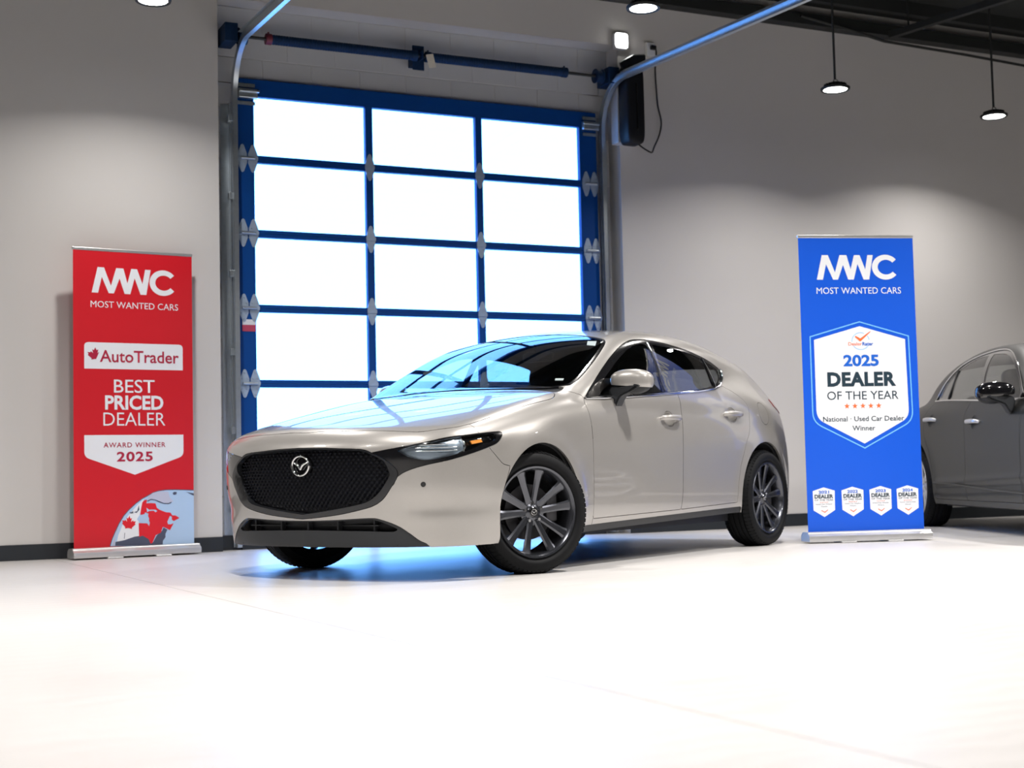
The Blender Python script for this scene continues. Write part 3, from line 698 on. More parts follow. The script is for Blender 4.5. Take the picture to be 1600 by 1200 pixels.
def cabin(root, fx, rx, zf=.42, w=.60):
    """dashboard, seats, wheel and dark lining, all parts of the car"""
    b = bmesh.new(); bx(b, ((fx+rx)/2-.1, 0, .34), (fx-rx+.3, 1.36, .10), bevel=.02); obj('cabin_floor', b, 'fabric', root)
    b = bmesh.new(); sweep(b, [(fx-.02, y, .0) for y in (-w-.06, -.3, 0, .3, w+.06)], [(-.00, .50), (.02, .955), (-.12, .985), (-.42, .975), (-.50, .93), (-.46, .80), (-.30, .60), (-.20, .40)][::-1], up=(0, 0, 1))
    obj('dashboard', b, 'plastic', root, smooth=40)
    def seat(x, y, bench=False):
        hw = .26 if not bench else .60; b = bmesh.new()
        superbar(b, (x+.22, y, zf+.06), (.27, hw, .09), .45); superbar(b, (x-.10, y, zf+(.36 if not bench else .27)), (.085, hw*.92, .34 if not bench else .27), .45, Matrix.Rotation(-.30, 4, 'Y'))
        o = obj('rear_bench' if bench else 'front_seat', b, 'fabric', root, smooth=60)
        dz_ = 0 if not bench else -.17
        for yy in ((y,) if not bench else (-.37, .37)):
            b = bmesh.new(); superbar(b, (x-.235, yy, zf+.755+dz_), (.05, .125, .095), .55, Matrix.Rotation(-.2, 4, 'Y')); cyl(b, (x-.21, yy-.05, zf+.60+dz_), (x-.225, yy-.05, zf+.72+dz_), .006, seg=8); cyl(b, (x-.21, yy+.05, zf+.60+dz_), (x-.225, yy+.05, zf+.72+dz_), .006, seg=8)
            obj('headrest', b, 'fabric', o, smooth=60)
    seat(fx-1.15, .36); seat(fx-1.15, -.36); seat(rx+.42, 0, True)
    b = bmesh.new(); sweep(b, [(0, .185*math.cos(2*PI*k/32), .185*math.sin(2*PI*k/32)) for k in range(32)], circ(.015, 8), up=(1, 0, 0), closed=True)
    bx(b, (.01, 0, -.01), (.03, .13, .11), bevel=.012); bx(b, (.006, 0, 0), (.012, .34, .03)); bx(b, (.006, 0, -.08), (.012, .035, .16)); cyl(b, (.02, 0, 0), (.25, 0, -.05), .03, seg=12)
    o = obj('steering_wheel', b, 'plastic', root, smooth=50); o.location = (fx-.62, .36, .86); o.rotation_euler = (0, .38, 0)
    b = bmesh.new(); superbar(b, (fx-.78, 0, 1.275), (.02, .12, .033), .5); cyl(b, (fx-.77, 0, 1.29), (fx-.74, 0, 1.36), .01, seg=8); obj('rear_view_mirror', b, 'black', root, smooth=50)

def chassis(root, ax, rx, fend, rend, R):
    b = bmesh.new()
    out_ = [(fend, -.55), (fend, .55), (.42, .58), (.38, .48), (-.38, .48), (-.42, .80), (rx+.42, .80), (rx+.38, .50), (rx-.38, .50), (rx-.42, .66), (rend, .55)]
    half = [(x, y) for x, y in out_[1:]]; loop = half + [(x, -y) for x, y in reversed(half)]
    prism(b, loop, .185, .25, 'xy')
    for x in (0, rx): cyl(b, (x, -.66, R), (x, .66, R), .035, seg=12); bx(b, (x, 0, R-.05), (.25, .9, .10), bevel=.02)
    cyl(b, (rx+.7, .18, .20), (rend+.25, .30, .24), .03, seg=12); obj('underbody', b, 'black', root)
    for x in (0, rx):
        for s in (1, -1):
            b = bmesh.new(); n = 30; A = [(x + .385*math.cos(a), R + .385*math.sin(a)) for a in [(-.18 + (PI+.36)*k/n) for k in range(n+1)]]
            lo = [b.verts.new((u, s*.50, v)) for u, v in A]; hi = [b.verts.new((u, s*.865, v)) for u, v in A]
            for k in range(n): b.faces.new((lo[k], lo[k+1], hi[k+1], hi[k]))
            b.faces.new(lo); obj('wheel_arch_liner', b, 'fabric', root)

def outside(poly, view='side', mask=None):
    f = region(poly, view, mask, raw=True); return lambda x, y, z: -f(x, y, z)
SIDE = lambda x, y, z: .42 - y

def tube_on(root, F, pts, r, name, m, s, off=.003, flat=1.):
    b = bmesh.new(); P = [on_side(F, x, z, s, off) for x, z in pts]; sweep(b, P, circ(r, 8, 1, flat), up=(0, 1, 0)); return obj(name, b, m, root, smooth=60)

def side_mirror(root, c, s, m, dims=(.080, .122, .064)):
    """rounded wedge shell, gloss lower band, dark foot"""
    x, y, z = c; b = bmesh.new(); ellipsoid(b, (0, 0, 0), dims, .72, 30, 20)
    for v in b.verts:
        t = (v.co.y/dims[1]+1)/2                                    # 0 at the car, 1 at the tip
        v.co.z = v.co.z*(.72+.36*math.sin(min(1, t+.18)*PI*.62)) + .010*(1-t); v.co.x = v.co.x*(1.0-.30*t) - .045*t*t
        if v.co.x < -.045+(-.03*t): v.co.x = -.045-.03*t
    low = b.copy()
    dz = -.028
    for bmm, keep in ((b, 1), (low, -1)):
        g = bmm.verts[:]+bmm.edges[:]+bmm.faces[:]
        bmesh.ops.bisect_plane(bmm, geom=g, plane_co=(0, 0, dz), plane_no=(0, .10, keep), clear_inner=True)
    for v in low.verts: v.co.x *= .93; v.co.y = v.co.y*.95 - .004; v.co.z = dz + (v.co.z-dz)*1.25
    for bmm, nm, mm in ((b, 'mirror_shell', m), (low, 'mirror_base', 'plastic')):
        for v in bmm.verts: v.co = Vector((v.co.x + x, s*v.co.y + s*y, v.co.z + z))
        if s < 0: bmesh.ops.reverse_faces(bmm, faces=bmm.faces)
        o = obj(nm, bmm, mm, root, smooth=60)
        if nm == 'mirror_shell': top = o
    b = bmesh.new(); ft = [(y-.090, z-.150), (y-.125, z-.085), (y-.105, z-.030), (y+.02, z-.018), (y+.075, z-.030), (y+.02, z-.062), (y-.045, z-.088)]
    prism(b, [(s*p, q) for p, q in smooth_poly(ft, n=4)], x-.035, x+.050, 'yz')
    bmesh.ops.bevel(b, geom=[e_ for e_ in b.edges if abs(e_.verts[0].co.x-e_.verts[1].co.x) < 1e-5], offset=.010, segments=2, affect='EDGES')
    obj('mirror_foot', b, 'plastic', root, smooth=60)
    b = bmesh.new(); superbar(b, (x-.062, s*(y+.002), z+.004), (.006, dims[1]*.82, dims[2]*.72), .5); obj('mirror_glass', b, 'chrome', top, smooth=60)

def handles(root, F, pts, m, skin_cups, s, L=.105):
    for x, z in pts:
        b = bmesh.new(); P = []
        for k, (dx, of) in enumerate(((L, -.002), (L*.95, .016), (L*.75, .030), (L*.3, .036), (-L*.3, .037), (-L*.75, .033), (-L*.95, .018), (-L, -.002))):
            P.append(on_side(F, x+dx, z + .06*dx*0, s, of))
        sweep(b, P, circ(.0155, 12, .75, 1.0), up=(0, 0, 1), scales=[.8, 1., 1.05, 1.1, 1.12, 1.1, 1.05, .85]); yield obj('door_handle', b, m, None, smooth=60)

# ---------------------------------------------------------------- the beige hatchback
hatch = thing('car', 'beige metallic hatchback parked at an angle before the glass door', 'car', (0, 0, 0), math.radians(-150.986))
HF = hatch_field()
P_, Q_ = surface_net(HF, (-3.7, 0, .1), (1.05, 1.0, 1.52), .0145)
K = Skin(P_, Q_)
zb = lambda x: np.interp(x, [-3.5, -3.05, -2.3, -.35, .33, .9], [.27, .25, .236, .190, .176, .172])
K.cut(lambda x, y, z: z - zb(x), 'drop')
K.cut(lambda x, y, z: np.maximum(np.hypot(x-.016, z-.324)-.366, .42-y), 'drop')
K.cut(lambda x, y, z: np.maximum(np.hypot(x+2.702, z-.333)-.373, .42-y), 'drop')
dlo = [(-.534, .945), (-.60, .995), (-.631, 1.017), (-.766, 1.103), (-.941, 1.199), (-1.124, 1.280), (-1.276, 1.329), (-1.389, 1.349), (-1.504, 1.356), (-1.621, 1.352), (-1.808, 1.340), (-2.0, 1.318), (-2.154, 1.291), (-2.276, 1.266), (-2.391, 1.228), (-2.437, 1.198), (-2.40, 1.145), (-2.286, 1.088), (-2.165, 1.058), (-1.914, 1.033), (-1.609, 1.013), (-1.331, .994), (-.969, .971), (-.717, .956)]
K.cut(region(dlo, 'side', SIDE, corners=(0,)), 'trim')
K.cut(region([(-.715, .972), (-.750, 1.038), (-.867, 1.108), (-1.056, 1.208), (-1.222, 1.277), (-1.347, 1.312), (-1.445, 1.322), (-1.485, 1.312), (-1.478, 1.22), (-1.462, 1.13), (-1.435, 1.016), (-1.154, .998)], 'side', SIDE, corners=(0, 7, 10)), 'front_window', ('trim',))
K.cut(region([(-1.560, 1.325), (-1.781, 1.319), (-2.045, 1.293), (-2.175, 1.268), (-2.212, 1.20), (-2.205, 1.085), (-1.919, 1.045), (-1.649, 1.026), (-1.490, 1.018), (-1.520, 1.17)], 'side', SIDE, corners=(0, 3, 5, 8)), 'rear_window', ('trim',))
K.cut(region([(-2.225, 1.255), (-2.33, 1.224), (-2.400, 1.190), (-2.370, 1.146), (-2.283, 1.103), (-2.232, 1.088), (-2.228, 1.18)], 'side', SIDE, corners=(0, 5)), 'quarter_window', ('trim',))
# windscreen, seen from above
ws = [(-.352, 0), (-.362, .30), (-.395, .52), (-.440, .665), (-.500, .745), (-.619, .748), (-.859, .706), (-1.065, .640), (-1.125, .560), (-1.165, .40), (-1.19, .2), (-1.20, 0)]
wsp = ws + [(x, -y) for x, y in reversed(ws[1:-1])]
K.cut(region(wsp, 'top', lambda x, y, z: .90 - z, corners=(4,)), 'frit')
_wf = region(wsp, 'top', corners=(4,)); K.cut(lambda x, y, z: _wf(x, y, z) + .020, 'windscreen', ('frit',))
# bonnet with its shut line, cowl behind
hd = [(.866, 0), (.859, .10), (.846, .304), (.813, .481), (.757, .640), (.68, .718), (.60, .768), (.52, .789), (.40, .799), (.19, .804), (.03, .802), (-.132, .801), (-.245, .793), (-.318, .762), (-.350, .715), (-.345, .60), (-.330, .40), (-.318, .2), (-.315, 0)]
hdp = hd + [(x, -y) for x, y in reversed(hd[1:-1])]
K.cut(region(hdp, 'top', lambda x, y, z: .60 - z), 'bonnet')
cw = [(-.30, 0), (-.30, .3), (-.32, .6), (-.345, .72), (-.44, .735), (-.46, .70), (-.42, .5), (-.40, 0)]
K.cut(region(cw + [(x, -y) for x, y in reversed(cw[1:-1])], 'top', lambda x, y, z: .90 - z), 'cowl')
# front end
FR = lambda x, y, z: .25 - x
cor = lambda L: [((y-x)*.70711, z) for x, y, z in L]
head = [(.889, .455, .650), (.867, .525, .662), (.821, .628, .680), (.756, .713, .700), (.665, .777, .721), (.549, .826, .733), (.418, .856, .746), (.339, .867, .750), (.343, .874, .728), (.386, .877, .692), (.459, .866, .667), (.569, .839, .636), (.682, .788, .606), (.766, .712, .584), (.817, .634, .558), (.838, .585, .527), (.845, .56, .48), (.87, .45, .50), (.88, .44, .60)]
K.cut(region(cor(head), 'corner', FR, corners=(0, 7, 16, 17, 18)), 'lamp_housing')
lens = [(.842, .591, .658), (.795, .672, .682), (.727, .741, .701), (.640, .790, .719), (.532, .833, .731), (.400, .861, .738), (.396, .873, .712), (.508, .854, .676), (.639, .811, .638), (.711, .767, .619), (.768, .710, .609), (.814, .646, .624)]
K.cut(region(cor(lens), 'corner', FR, corners=(0,)), 'lamp_lens', ('lamp_housing',))
go = [(0, .687), (.15, .684), (.276, .677), (.406, .669), (.462, .650), (.53, .615), (.585, .56), (.578, .515), (.548, .472), (.508, .420), (.458, .388), (.386, .368), (.252, .344), (.109, .329), (0, .321)]
gop = go + [(-y, z) for y, z in reversed(go[1:-1])]
K.cut(region(gop, 'front', FR, corners=(0, 14)), 'grille_frame', ('body', 'lamp_housing'))
gi = [(0, .679), (.15, .676), (.278, .669), (.405, .659), (.475, .632), (.520, .605), (.532, .568), (.520, .525), (.495, .480), (.440, .422), (.385, .398), (.250, .375), (.11, .357), (0, .345)]
gip = gi + [(-y, z) for y, z in reversed(gi[1:-1])]
K.cut(region(gip, 'front', FR, corners=(0, 13)), 'grille_open', ('grille_frame',))
it = [(0, .311), (.201, .314), (.419, .323), (.480, .316), (.560, .284), (.611, .247), (.653, .210), (.690, .180), (.70, .10), (0, .10)]
K.cut(region(it + [(-y, z) for y, z in reversed(it[1:-1])], 'front', FR, corners=(8, 9, 10)), 'lip')
ii = [(0, .305), (.20, .307), (.40, .316), (.462, .309), (.530, .281), (.575, .256), (.50, .254), (.40, .257), (.2, .260), (0, .262)]
K.cut(region(ii + [(-y, z) for y, z in reversed(ii[1:-1])], 'front', FR, corners=(5, 13)), 'intake', ('lip',))
K.cut(region([(1.2, .05), (.36, .05), (.36, .45), (.31, .571), (.359, .581), (.394, .614), (.447, .664), (.496, .740), (.505, .775), (.53, .81), (.6, .95), (1.2, .95)], 'side', raw=True), 'front_bumper')
K.cut(lambda x, y, z: np.maximum(np.maximum(x-.36, -2.33-x), z - (zb(x)+.040)), 'side_skirt')
B_ = [(-1.538, .285), (-1.552, .362), (-1.560, .542), (-1.582, .73), (-1.606, .855), (-1.614, .936), (-1.608, 1.012)]
sm = lambda L: [tuple(p) for p in smooth_poly(L, closed=False, n=5)]
fd = sm([(-.534, .948), (-.522, .908), (-.523, .855), (-.527, .787), (-.524, .709), (-.517, .546), (-.517, .348), (-.522, .268)]) + [(-.80, .272)] + sm(B_) + [(-1.60, 1.06), (-.75, 1.03)]
K.cut(region(fd, 'side', SIDE, raw=True), 'front_door')
rd = list(reversed(sm(B_))) + [(-2.275, .306), (-2.29, .44)] + sm([(-2.327, .552), (-2.422, .695), (-2.486, .775), (-2.530, .90), (-2.525, .98), (-2.42, 1.05), (-2.30, 1.088)]) + [(-2.25, 1.12), (-1.66, 1.06)]
K.cut(region(rd, 'side', SIDE, raw=True), 'rear_door')
K.cut(region([(-.52, .05), (-.52, .27), (-.524, .70), (-.527, .80), (-.523, .90), (-.534, .947), (-.52, .965), (-.44, .99), (-.34, 1.02), (-.2, 1.2), (.7, 1.2), (.7, .05)], 'side', raw=True), 'fender')
K.cut(lambda x, y, z: np.maximum(np.hypot(x+2.765, z-.905)-.078, .42-y), 'fuel_door')
K.cut(region([(-3.12, 1.02), (-3.10, .965), (-3.20, .915), (-3.45, .88), (-3.7, .88), (-3.7, 1.0), (-3.30, 1.035)], 'side', lambda x, y, z: .30-y, raw=True), 'tail_lamp')
K.cut(region([(-3.04, .20), (-3.06, .47), (-3.02, .62), (-3.20, .72), (-3.7, .74), (-3.7, .1), (-3.1, .1)], 'side', raw=True), 'rear_bumper')
K.cut(region([(-3.09, -.54), (-3.07, 0), (-3.09, .54), (-3.28, .60), (-3.36, .5), (-3.41, 0), (-3.36, -.5), (-3.28, -.60)], 'top', lambda x, y, z: 1.0-z), 'rear_glass')
HH = [(-1.44, .845), (-2.285, .886)]
for (hx, hz), cl in zip(HH, ('cup', 'cup2')): K.cut(lambda x, y, z, hx=hx, hz=hz: np.maximum(np.hypot((x-hx)/1.25, z-hz)-.048, .42-y), cl, ('front_door', 'rear_door'))
def cup_move(V, N):
    d = np.minimum(*[np.hypot((V[:,0]-hx)/1.25, V[:,2]-hz)/.048 for hx, hz in HH]); return V - N*(np.clip(1-d, 0, 1)**.5*.034)[:, None]
def frame_move(V, N):
    d = region(gop, 'front', corners=(0, 14))(V[:,0], V[:,1], V[:,2]); t = np.clip(-d/.055, 0, 1); V = V.copy(); V[:,0] -= .032*t*t; return V
add_panel(hatch, K, HF, ['body'], 'body_shell', 'quartz', weld=True)
add_panel(hatch, K, HF, ['bonnet'], 'bonnet', 'quartz', weld=True, gap=.0024)
add_panel(hatch, K, HF, ['front_bumper'], 'front_bumper', 'quartz', weld=True)
add_panel(hatch, K, HF, ['rear_bumper'], 'rear_bumper', 'quartz', weld=True)
add_panel(hatch, K, HF, ['fender'], 'fender', 'quartz')
doors = add_panel(hatch, K, HF, ['front_door'], 'front_door', 'quartz') + add_panel(hatch, K, HF, ['rear_door'], 'rear_door', 'quartz')
for cl, dd_ in (('cup', doors[:2]), ('cup2', doors[2:])):
    for q, d_ in zip(add_panel(hatch, K, HF, [cl], 'handle_cup', 'quartz', gap=0, thick=False, move=cup_move), dd_): q.parent = d_
add_panel(hatch, K, HF, ['fuel_door'], 'fuel_door', 'quartz')
add_panel(hatch, K, HF, ['side_skirt'], 'side_skirt', 'plastic', gap=0, inset=.006)
add_panel(hatch, K, HF, ['lip'], 'front_lip', 'plastic', weld=True, gap=.001, inset=.004)
add_panel(hatch, K, HF, ['grille_frame'], 'grille_frame', 'satin', weld=True, gap=.0015, move=frame_move, depth=.03)
add_panel(hatch, K, HF, ['lamp_housing'], 'headlamp_bezel', 'gloss', gap=.001, inset=.002)
add_panel(hatch, K, HF, ['lamp_lens'], 'headlamp_lens', 'lens', gap=0, inset=.001, thick=False)
add_panel(hatch, K, HF, ['tail_lamp'], 'tail_lamp', 'red', gap=.002, inset=-.004)
add_panel(hatch, K, HF, ['trim'], 'window_surround', 'gloss', gap=.001, inset=.003)
add_panel(hatch, K, HF, ['cowl'], 'cowl', 'plastic', weld=True, inset=.012)
add_panel(hatch, K, HF, ['frit'], 'windscreen_border', 'gloss', weld=True, gap=.001, inset=.003)
add_panel(hatch, K, HF, ['windscreen'], 'windscreen', 'carglass', weld=True, gap=0, inset=.003, thick=False)
add_panel(hatch, K, HF, ['front_window'], 'front_window', 'sideglass', gap=0, inset=.005, thick=False)
add_panel(hatch, K, HF, ['rear_window'], 'rear_window', 'sideglass', gap=0, inset=.005, thick=False)
add_panel(hatch, K, HF, ['quarter_window'], 'quarter_window', 'privacy', gap=0, inset=.004, thick=False)
add_panel(hatch, K, HF, ['rear_glass'], 'rear_glass', 'privacy', weld=True, gap=0, inset=.004, thick=False)
# dark lining inside roof, pillars and doors
def lining(K, F, labels, name, inset, root, keep, weld=True):
    L0 = list(K.L); K.L = ['_in' if (l in labels and keep(np.mean([K.V[i] for i in f], 0))) else l for f, l in zip(K.F, K.L)]
    add_panel(root, K, F, ['_in'], name, 'fabric', weld=weld, gap=-.004, inset=inset, thick=False); K.L = L0
lining(K, HF, ('body',), 'headliner', .022, hatch, lambda c: c[2] > .97 and -3.3 < c[0] < -.42)
lining(K, HF, ('front_door', 'rear_door', 'cup', 'cup2'), 'door_card', .055, hatch, lambda c: c[2] < .97, False)
lining(K, HF, ('bonnet', 'fender', 'front_bumper', 'rear_bumper', 'body'), 'inner_panel', .035, hatch, lambda c: (c[0] > -.42 or (c[0] < -2.3 and c[2] < .97)) and c[2] > .42)
# grille: recessed dark backing with rows of small raised cells
add_panel(hatch, K, HF, ['grille_open'], 'grille_backing', 'black', weld=True, gap=-.012, inset=.050, thick=False)
add_panel(hatch, K, HF, ['intake'], 'intake_backing', 'black', weld=True, gap=-.01, inset=.060, thick=False)
b = bmesh.new(); gsd = np.array(smooth_poly(gip, corners=(0, 13)))
zz = .352; row = 0
while zz < .68:
    ys = np.arange(-.54 + (.0145 if row % 2 else 0), .545, .029); dd = poly_sd(gsd, ys, np.full(len(ys), zz))
    for y, d in zip(ys, dd):
        if d < -.006 and math.hypot(y/.062, (zz-.592)/.054) > 1:
            x = on_front(HF, float(y), zz, -.034)[0]; v = [b.verts.new(p) for p in ((x-.012, y-.0125, zz+.004), (x-.012, y, zz-.0075), (x-.012, y+.0125, zz+.004), (x, y+.0085, zz+.0075), (x, y, zz+.001), (x, y-.0085, zz+.0075))]
            b.faces.new((v[0], v[1], v[4], v[5])); b.faces.new((v[1], v[2], v[3], v[4])); b.faces.new((v[5], v[4], v[3]))
    zz += .0165; row += 1
g_ = obj('grille_mesh', b, 'cell', hatch); g_['kind'] = 'stuff'
b = bmesh.new()
for y in (-.42, -.20, .20, .42, 0): 
    x = on_front(HF, y, .285, -.045)[0]; bx(b, (x, y, .285), (.03, .010, .06))
bx(b, (.825, 0, .286), (.02, .9, .006)); obj('intake_bar', b, 'plastic', hatch)
b = bmesh.new(); emblem_mesh(b, .060, .052, .0050, Matrix.Translation((.918, 0, .597)) @ Matrix.Rotation(PI/2, 4, 'Z')); em = obj('emblem', b, 'chrome', hatch, smooth=60); em['label'] = 'chrome winged oval emblem'
b = bmesh.new(); lathe(b, [(.001, 0), (.056, 0), (.060, -.006), (.060, -.03)], 'z', 36, Matrix.Translation((.908, 0, .597)) @ Matrix.Rotation(PI/2, 4, 'Y') @ Matrix.Diagonal((.87, 1, 1, 1))); obj('emblem_plate', b, 'gloss', hatch, smooth=40)
for s in (1, -1):
    # headlamp inside
    L0 = list(K.L); K.L = ['_r' if (l == 'lamp_lens' and np.mean([K.V[i][0] for i in f]) > .585) else l for f, l in zip(K.F, K.L)]
    for lab, nm, mm, ins in ((['_r'], 'headlamp_reflector', 'reflector', .030), (['lamp_lens'], 'headlamp_inner', 'gloss', .030)):
        arr = panel_arrays(K, HF, lab, gap=-.003, inset=ins, thick=False)
        if s < 0: arr = mirror_arrays(arr, False)
        raw(nm, arr[0], tri_ok(arr[1]), mm, hatch, arr[2])
    K.L = L0
    b = bmesh.new(); ax = Vector((.80, .60*s, -.02)).normalized(); p = Vector((.655, s*.735, .672))
    cyl(b, p-ax*.05, p+ax*.012, .030, .030, seg=24); cyl(b, p+ax*.012, p+ax*.022, .030, .018, seg=24); obj('headlamp_projector', b, 'lens', hatch, smooth=50)
    b = bmesh.new(); pth = [on_side(HF, x, z, s, -.014) for x, z in ((.63, .640), (.60, .652), (.585, .675), (.59, .700), (.60, .716))]; sweep(b, pth, circ(.004, 8), up=(1, 0, 0)); obj('headlamp_ring', b, 'chrome', hatch, smooth=60)
    b = bmesh.new()
    q = [on_side(HF, x, z, s, -.012) for x, z in ((.552, .704), (.485, .712), (.478, .697), (.545, .687))]; q2 = [on_side(HF, x, z, s, -.020) for x, z in ((.552, .704), (.485, .712), (.478, .697), (.545, .687))]
    A = [b.verts.new(v) for v in q]; B = [b.verts.new(v) for v in q2]; b.faces.new(A); b.faces.new(B[::-1])
    for k in range(4): b.faces.new((A[(k+1) % 4], A[k], B[k], B[(k+1) % 4]))
    bmesh.ops.recalc_face_normals(b, faces=b.faces); obj('side_marker', b, 'amber', hatch)
    b = bmesh.new(); 
    for k in range(3):
        pth = [on_side(HF, x, .655+.018*k+.02*(.75-x), s, -.020) for x in (.80, .74, .68, .63)]; sweep(b, pth, circ(.003, 6), up=(0, 0, 1))
    obj('headlamp_fin', b, 'chrome', hatch, smooth=60)
    # mirror, handles, chrome waist strip
    side_mirror(hatch, (-.885, .918, 1.052), s, 'quartz')
    for o, d in zip(handles(hatch, HF, HH, 'quartz', None, s), (doors[0 if s > 0 else 1], doors[2 if s > 0 else 3])): o.parent = d
    tube_on(hatch, HF, [(-.545, .949), (-.717, .955), (-.969, .969), (-1.331, .992), (-1.609, 1.011), (-1.914, 1.031), (-2.165, 1.055), (-2.290, 1.086), (-2.39, 1.135), (-2.436, 1.188), (-2.432, 1.205)], .0078, 'waist_strip', 'chrome', s, .004)
    tube_on(hatch, HF, [(-1.505, 1.335), (-1.500, 1.25), (-1.482, 1.13), (-1.462, 1.016)], .003, 'pillar_strip', 'chrome', s, .002)
    tube_on(hatch, HF, [(-2.20, 1.272), (-2.222, 1.20), (-2.218, 1.075)], .004, 'window_divider', 'satin', s, .002)
    b = bmesh.new(); px_ = on_front(HF, .696, .488)[0]; g = grad(HF, np.array([[px_, .696, .488]]))[0]; g /= np.linalg.norm(g); nv = Vector((g[0], g[1]*s, g[2]))
    lathe(b, [(.001, .0025), (.007, .0025), (.0075, .0005), (.010, .0005), (.0115, .003), (.0130, .001), (.0130, -.006)], 'z', 24, Matrix.Translation(Vector((px_, s*.696, .488)) + nv*.001) @ nv.to_track_quat('Z', 'Y').to_matrix().to_4x4()); obj('parking_sensor', b, 'satin', hatch, smooth=40)
for x, y, st in ((.016, .79, -23), (.016, -.79, -23), (-2.715, .80, 0), (-2.715, -.80, 0)): wheel(hatch, x, y, st, .325, .236)
chassis(hatch, 0, -2.71, .80, -3.35, .325)
for pts, nm in (([(-1.039, .530), (-1.055, .585), (-.979, .622), (-.973, .566)], 'windscreen_sticker'), ([(-.535, .625), (-.548, .675), (-.528, .682), (-.515, .635)], 'windscreen_sticker')):
    b = bmesh.new(); V = []
    for x, y in pts:
        a, c_ = .9, 1.5
        for _ in range(40):
            z = (a+c_)/2
            if HF(np.array([x]), np.array([y]), np.array([z]))[0] < 0: a = z
            else: c_ = z
        V.append((x, y, a))
    A = [b.verts.new(v) for v in V]; B = [b.verts.new((v[0], v[1], v[2]-.002)) for v in V]; b.faces.new(A); b.faces.new(B[::-1]); 
    for k in range(4): b.faces.new((A[(k+1) % 4], A[k], B[k], B[(k+1) % 4]))
    bmesh.ops.recalc_face_normals(b, faces=b.faces); obj(nm, b, 'sticker', hatch)
cabin(hatch, -.50, -3.0)
b = bmesh.new()
for x, y in ((.30, -.05), (.1, .1)): bx(b, (x, y, .50), (.5, .7, .30), bevel=.05)
obj('engine_block', b, 'black', hatch)

# ---------------------------------------------------------------- the black sedan
sedan = thing('car', 'black sedan with chrome window trim half hidden behind the blue banner', 'car', (5.090, -.974, 0), math.radians(-113.764))
SF = sedan_field()
P_, Q_ = surface_net(SF, (-4.1, 0, .1), (1.05, 1.02, 1.54), .021)
S_ = Skin(P_, Q_)
S_.cut(lambda x, y, z: z - np.interp(x, [-4, -2.5, -.4, .9], [.26, .20, .19, .18]), 'drop')
for wx in (0., -2.85): S_.cut(lambda x, y, z, wx=wx: np.maximum(np.hypot(x-wx, z-.34)-.385, .42-y), 'drop')
sd = [(-2.715, 1.055), (-2.735, 1.105), (-2.64, 1.22), (-2.42, 1.327), (-2.1, 1.383), (-1.66, 1.402), (-1.36, 1.365), (-1.07, 1.26), (-.87, 1.15), (-.72, 1.04), (-.63, .975), (-1.13, .983), (-1.42, 1.0), (-2.31, 1.045)]
S_.cut(region(sd, 'side', SIDE, corners=(0, 10)), 'trim')
S_.cut(region([(-2.40, 1.075), (-2.66, 1.085), (-2.675, 1.11), (-2.60, 1.21), (-2.455, 1.285)], 'side', SIDE, corners=(0, 1, 4)), 'quarter_window', ('trim',))
S_.cut(region([(-2.335, 1.07), (-2.405, 1.30), (-2.10, 1.362), (-1.80, 1.372), (-1.66, 1.18), (-1.50, 1.02), (-1.9, 1.035)], 'side', SIDE, corners=(0, 1, 3, 5)), 'rear_window', ('trim',))
S_.cut(region([(-1.44, 1.02), (-1.60, 1.18), (-1.70, 1.375), (-1.37, 1.345), (-1.09, 1.245), (-.90, 1.14), (-.78, 1.045), (-.76, .995), (-1.13, 1.003)], 'side', SIDE, corners=(0, 2, 7)), 'front_window', ('trim',))
sw = [(-.37, 0), (-.40, .45), (-.47, .68), (-.55, .735), (-.9, .69), (-1.08, .62), (-1.18, .45), (-1.22, 0)]
S_.cut(region(sw + [(x, -y) for x, y in reversed(sw[1:-1])], 'top', lambda x, y, z: .92 - z), 'windscreen')
sb = [(-3.45, 0), (-3.40, .5), (-3.33, .60), (-3.0, .58), (-2.85, .52), (-2.80, 0)]
S_.cut(region(sb + [(x, -y) for x, y in reversed(sb[1:-1])], 'top', lambda x, y, z: .95 - z), 'rear_glass')
sh_ = [(.87, 0), (.84, .4), (.74, .68), (.5, .78), (.1, .80), (-.30, .80), (-.36, .70), (-.33, 0)]
S_.cut(region(sh_ + [(x, -y) for x, y in reversed(sh_[1:-1])], 'top', lambda x, y, z: .55 - z), 'bonnet')
S_.cut(region(cor([(.90, .50, .62), (.80, .70, .66), (.66, .79, .70), (.45, .86, .74), (.40, .875, .71), (.60, .83, .62), (.75, .73, .57), (.87, .55, .56)]), 'corner', FR), 'lamp_lens')
sg = [(0, .66), (.30, .65), (.42, .60), (.36, .42), (.2, .36), (0, .35)]
S_.cut(region(sg + [(-y, z) for y, z in reversed(sg[1:-1])], 'front', FR), 'grille_open')
S_.cut(region([(1.2, .05), (.40, .05), (.385, .5), (.44, .62), (.5, .78), (.6, .95), (1.2, .95)], 'side', raw=True), 'front_bumper')
SB = [(-1.735, .24), (-1.72, .363), (-1.70, .55), (-1.69, .70), (-1.76, .90), (-1.70, 1.02)]
S_.cut(region([(-.60, .24), (-.58, .60), (-.60, .90), (-.66, .99), (-1.0, 1.04), (-1.69, 1.06)] + SB[::-1], 'side', SIDE, raw=True), 'front_door')
S_.cut(region(SB + [(-1.70, 1.08), (-2.55, 1.11), (-2.70, 1.07), (-2.72, .95), (-2.66, .78), (-2.52, .64), (-2.46, .50), (-2.44, .24)], 'side', SIDE, raw=True), 'rear_door')
S_.cut(region([(-.57, .05), (-.57, .9), (-.62, .975), (-.4, 1.05), (.8, 1.05), (.8, .05)], 'side', raw=True), 'fender')
S_.cut(region([(-3.3, 1.02), (-3.55, 1.04), (-4.1, 1.0), (-4.1, .84), (-3.6, .86)], 'side', lambda x, y, z: .42-y, raw=True), 'tail_lamp')
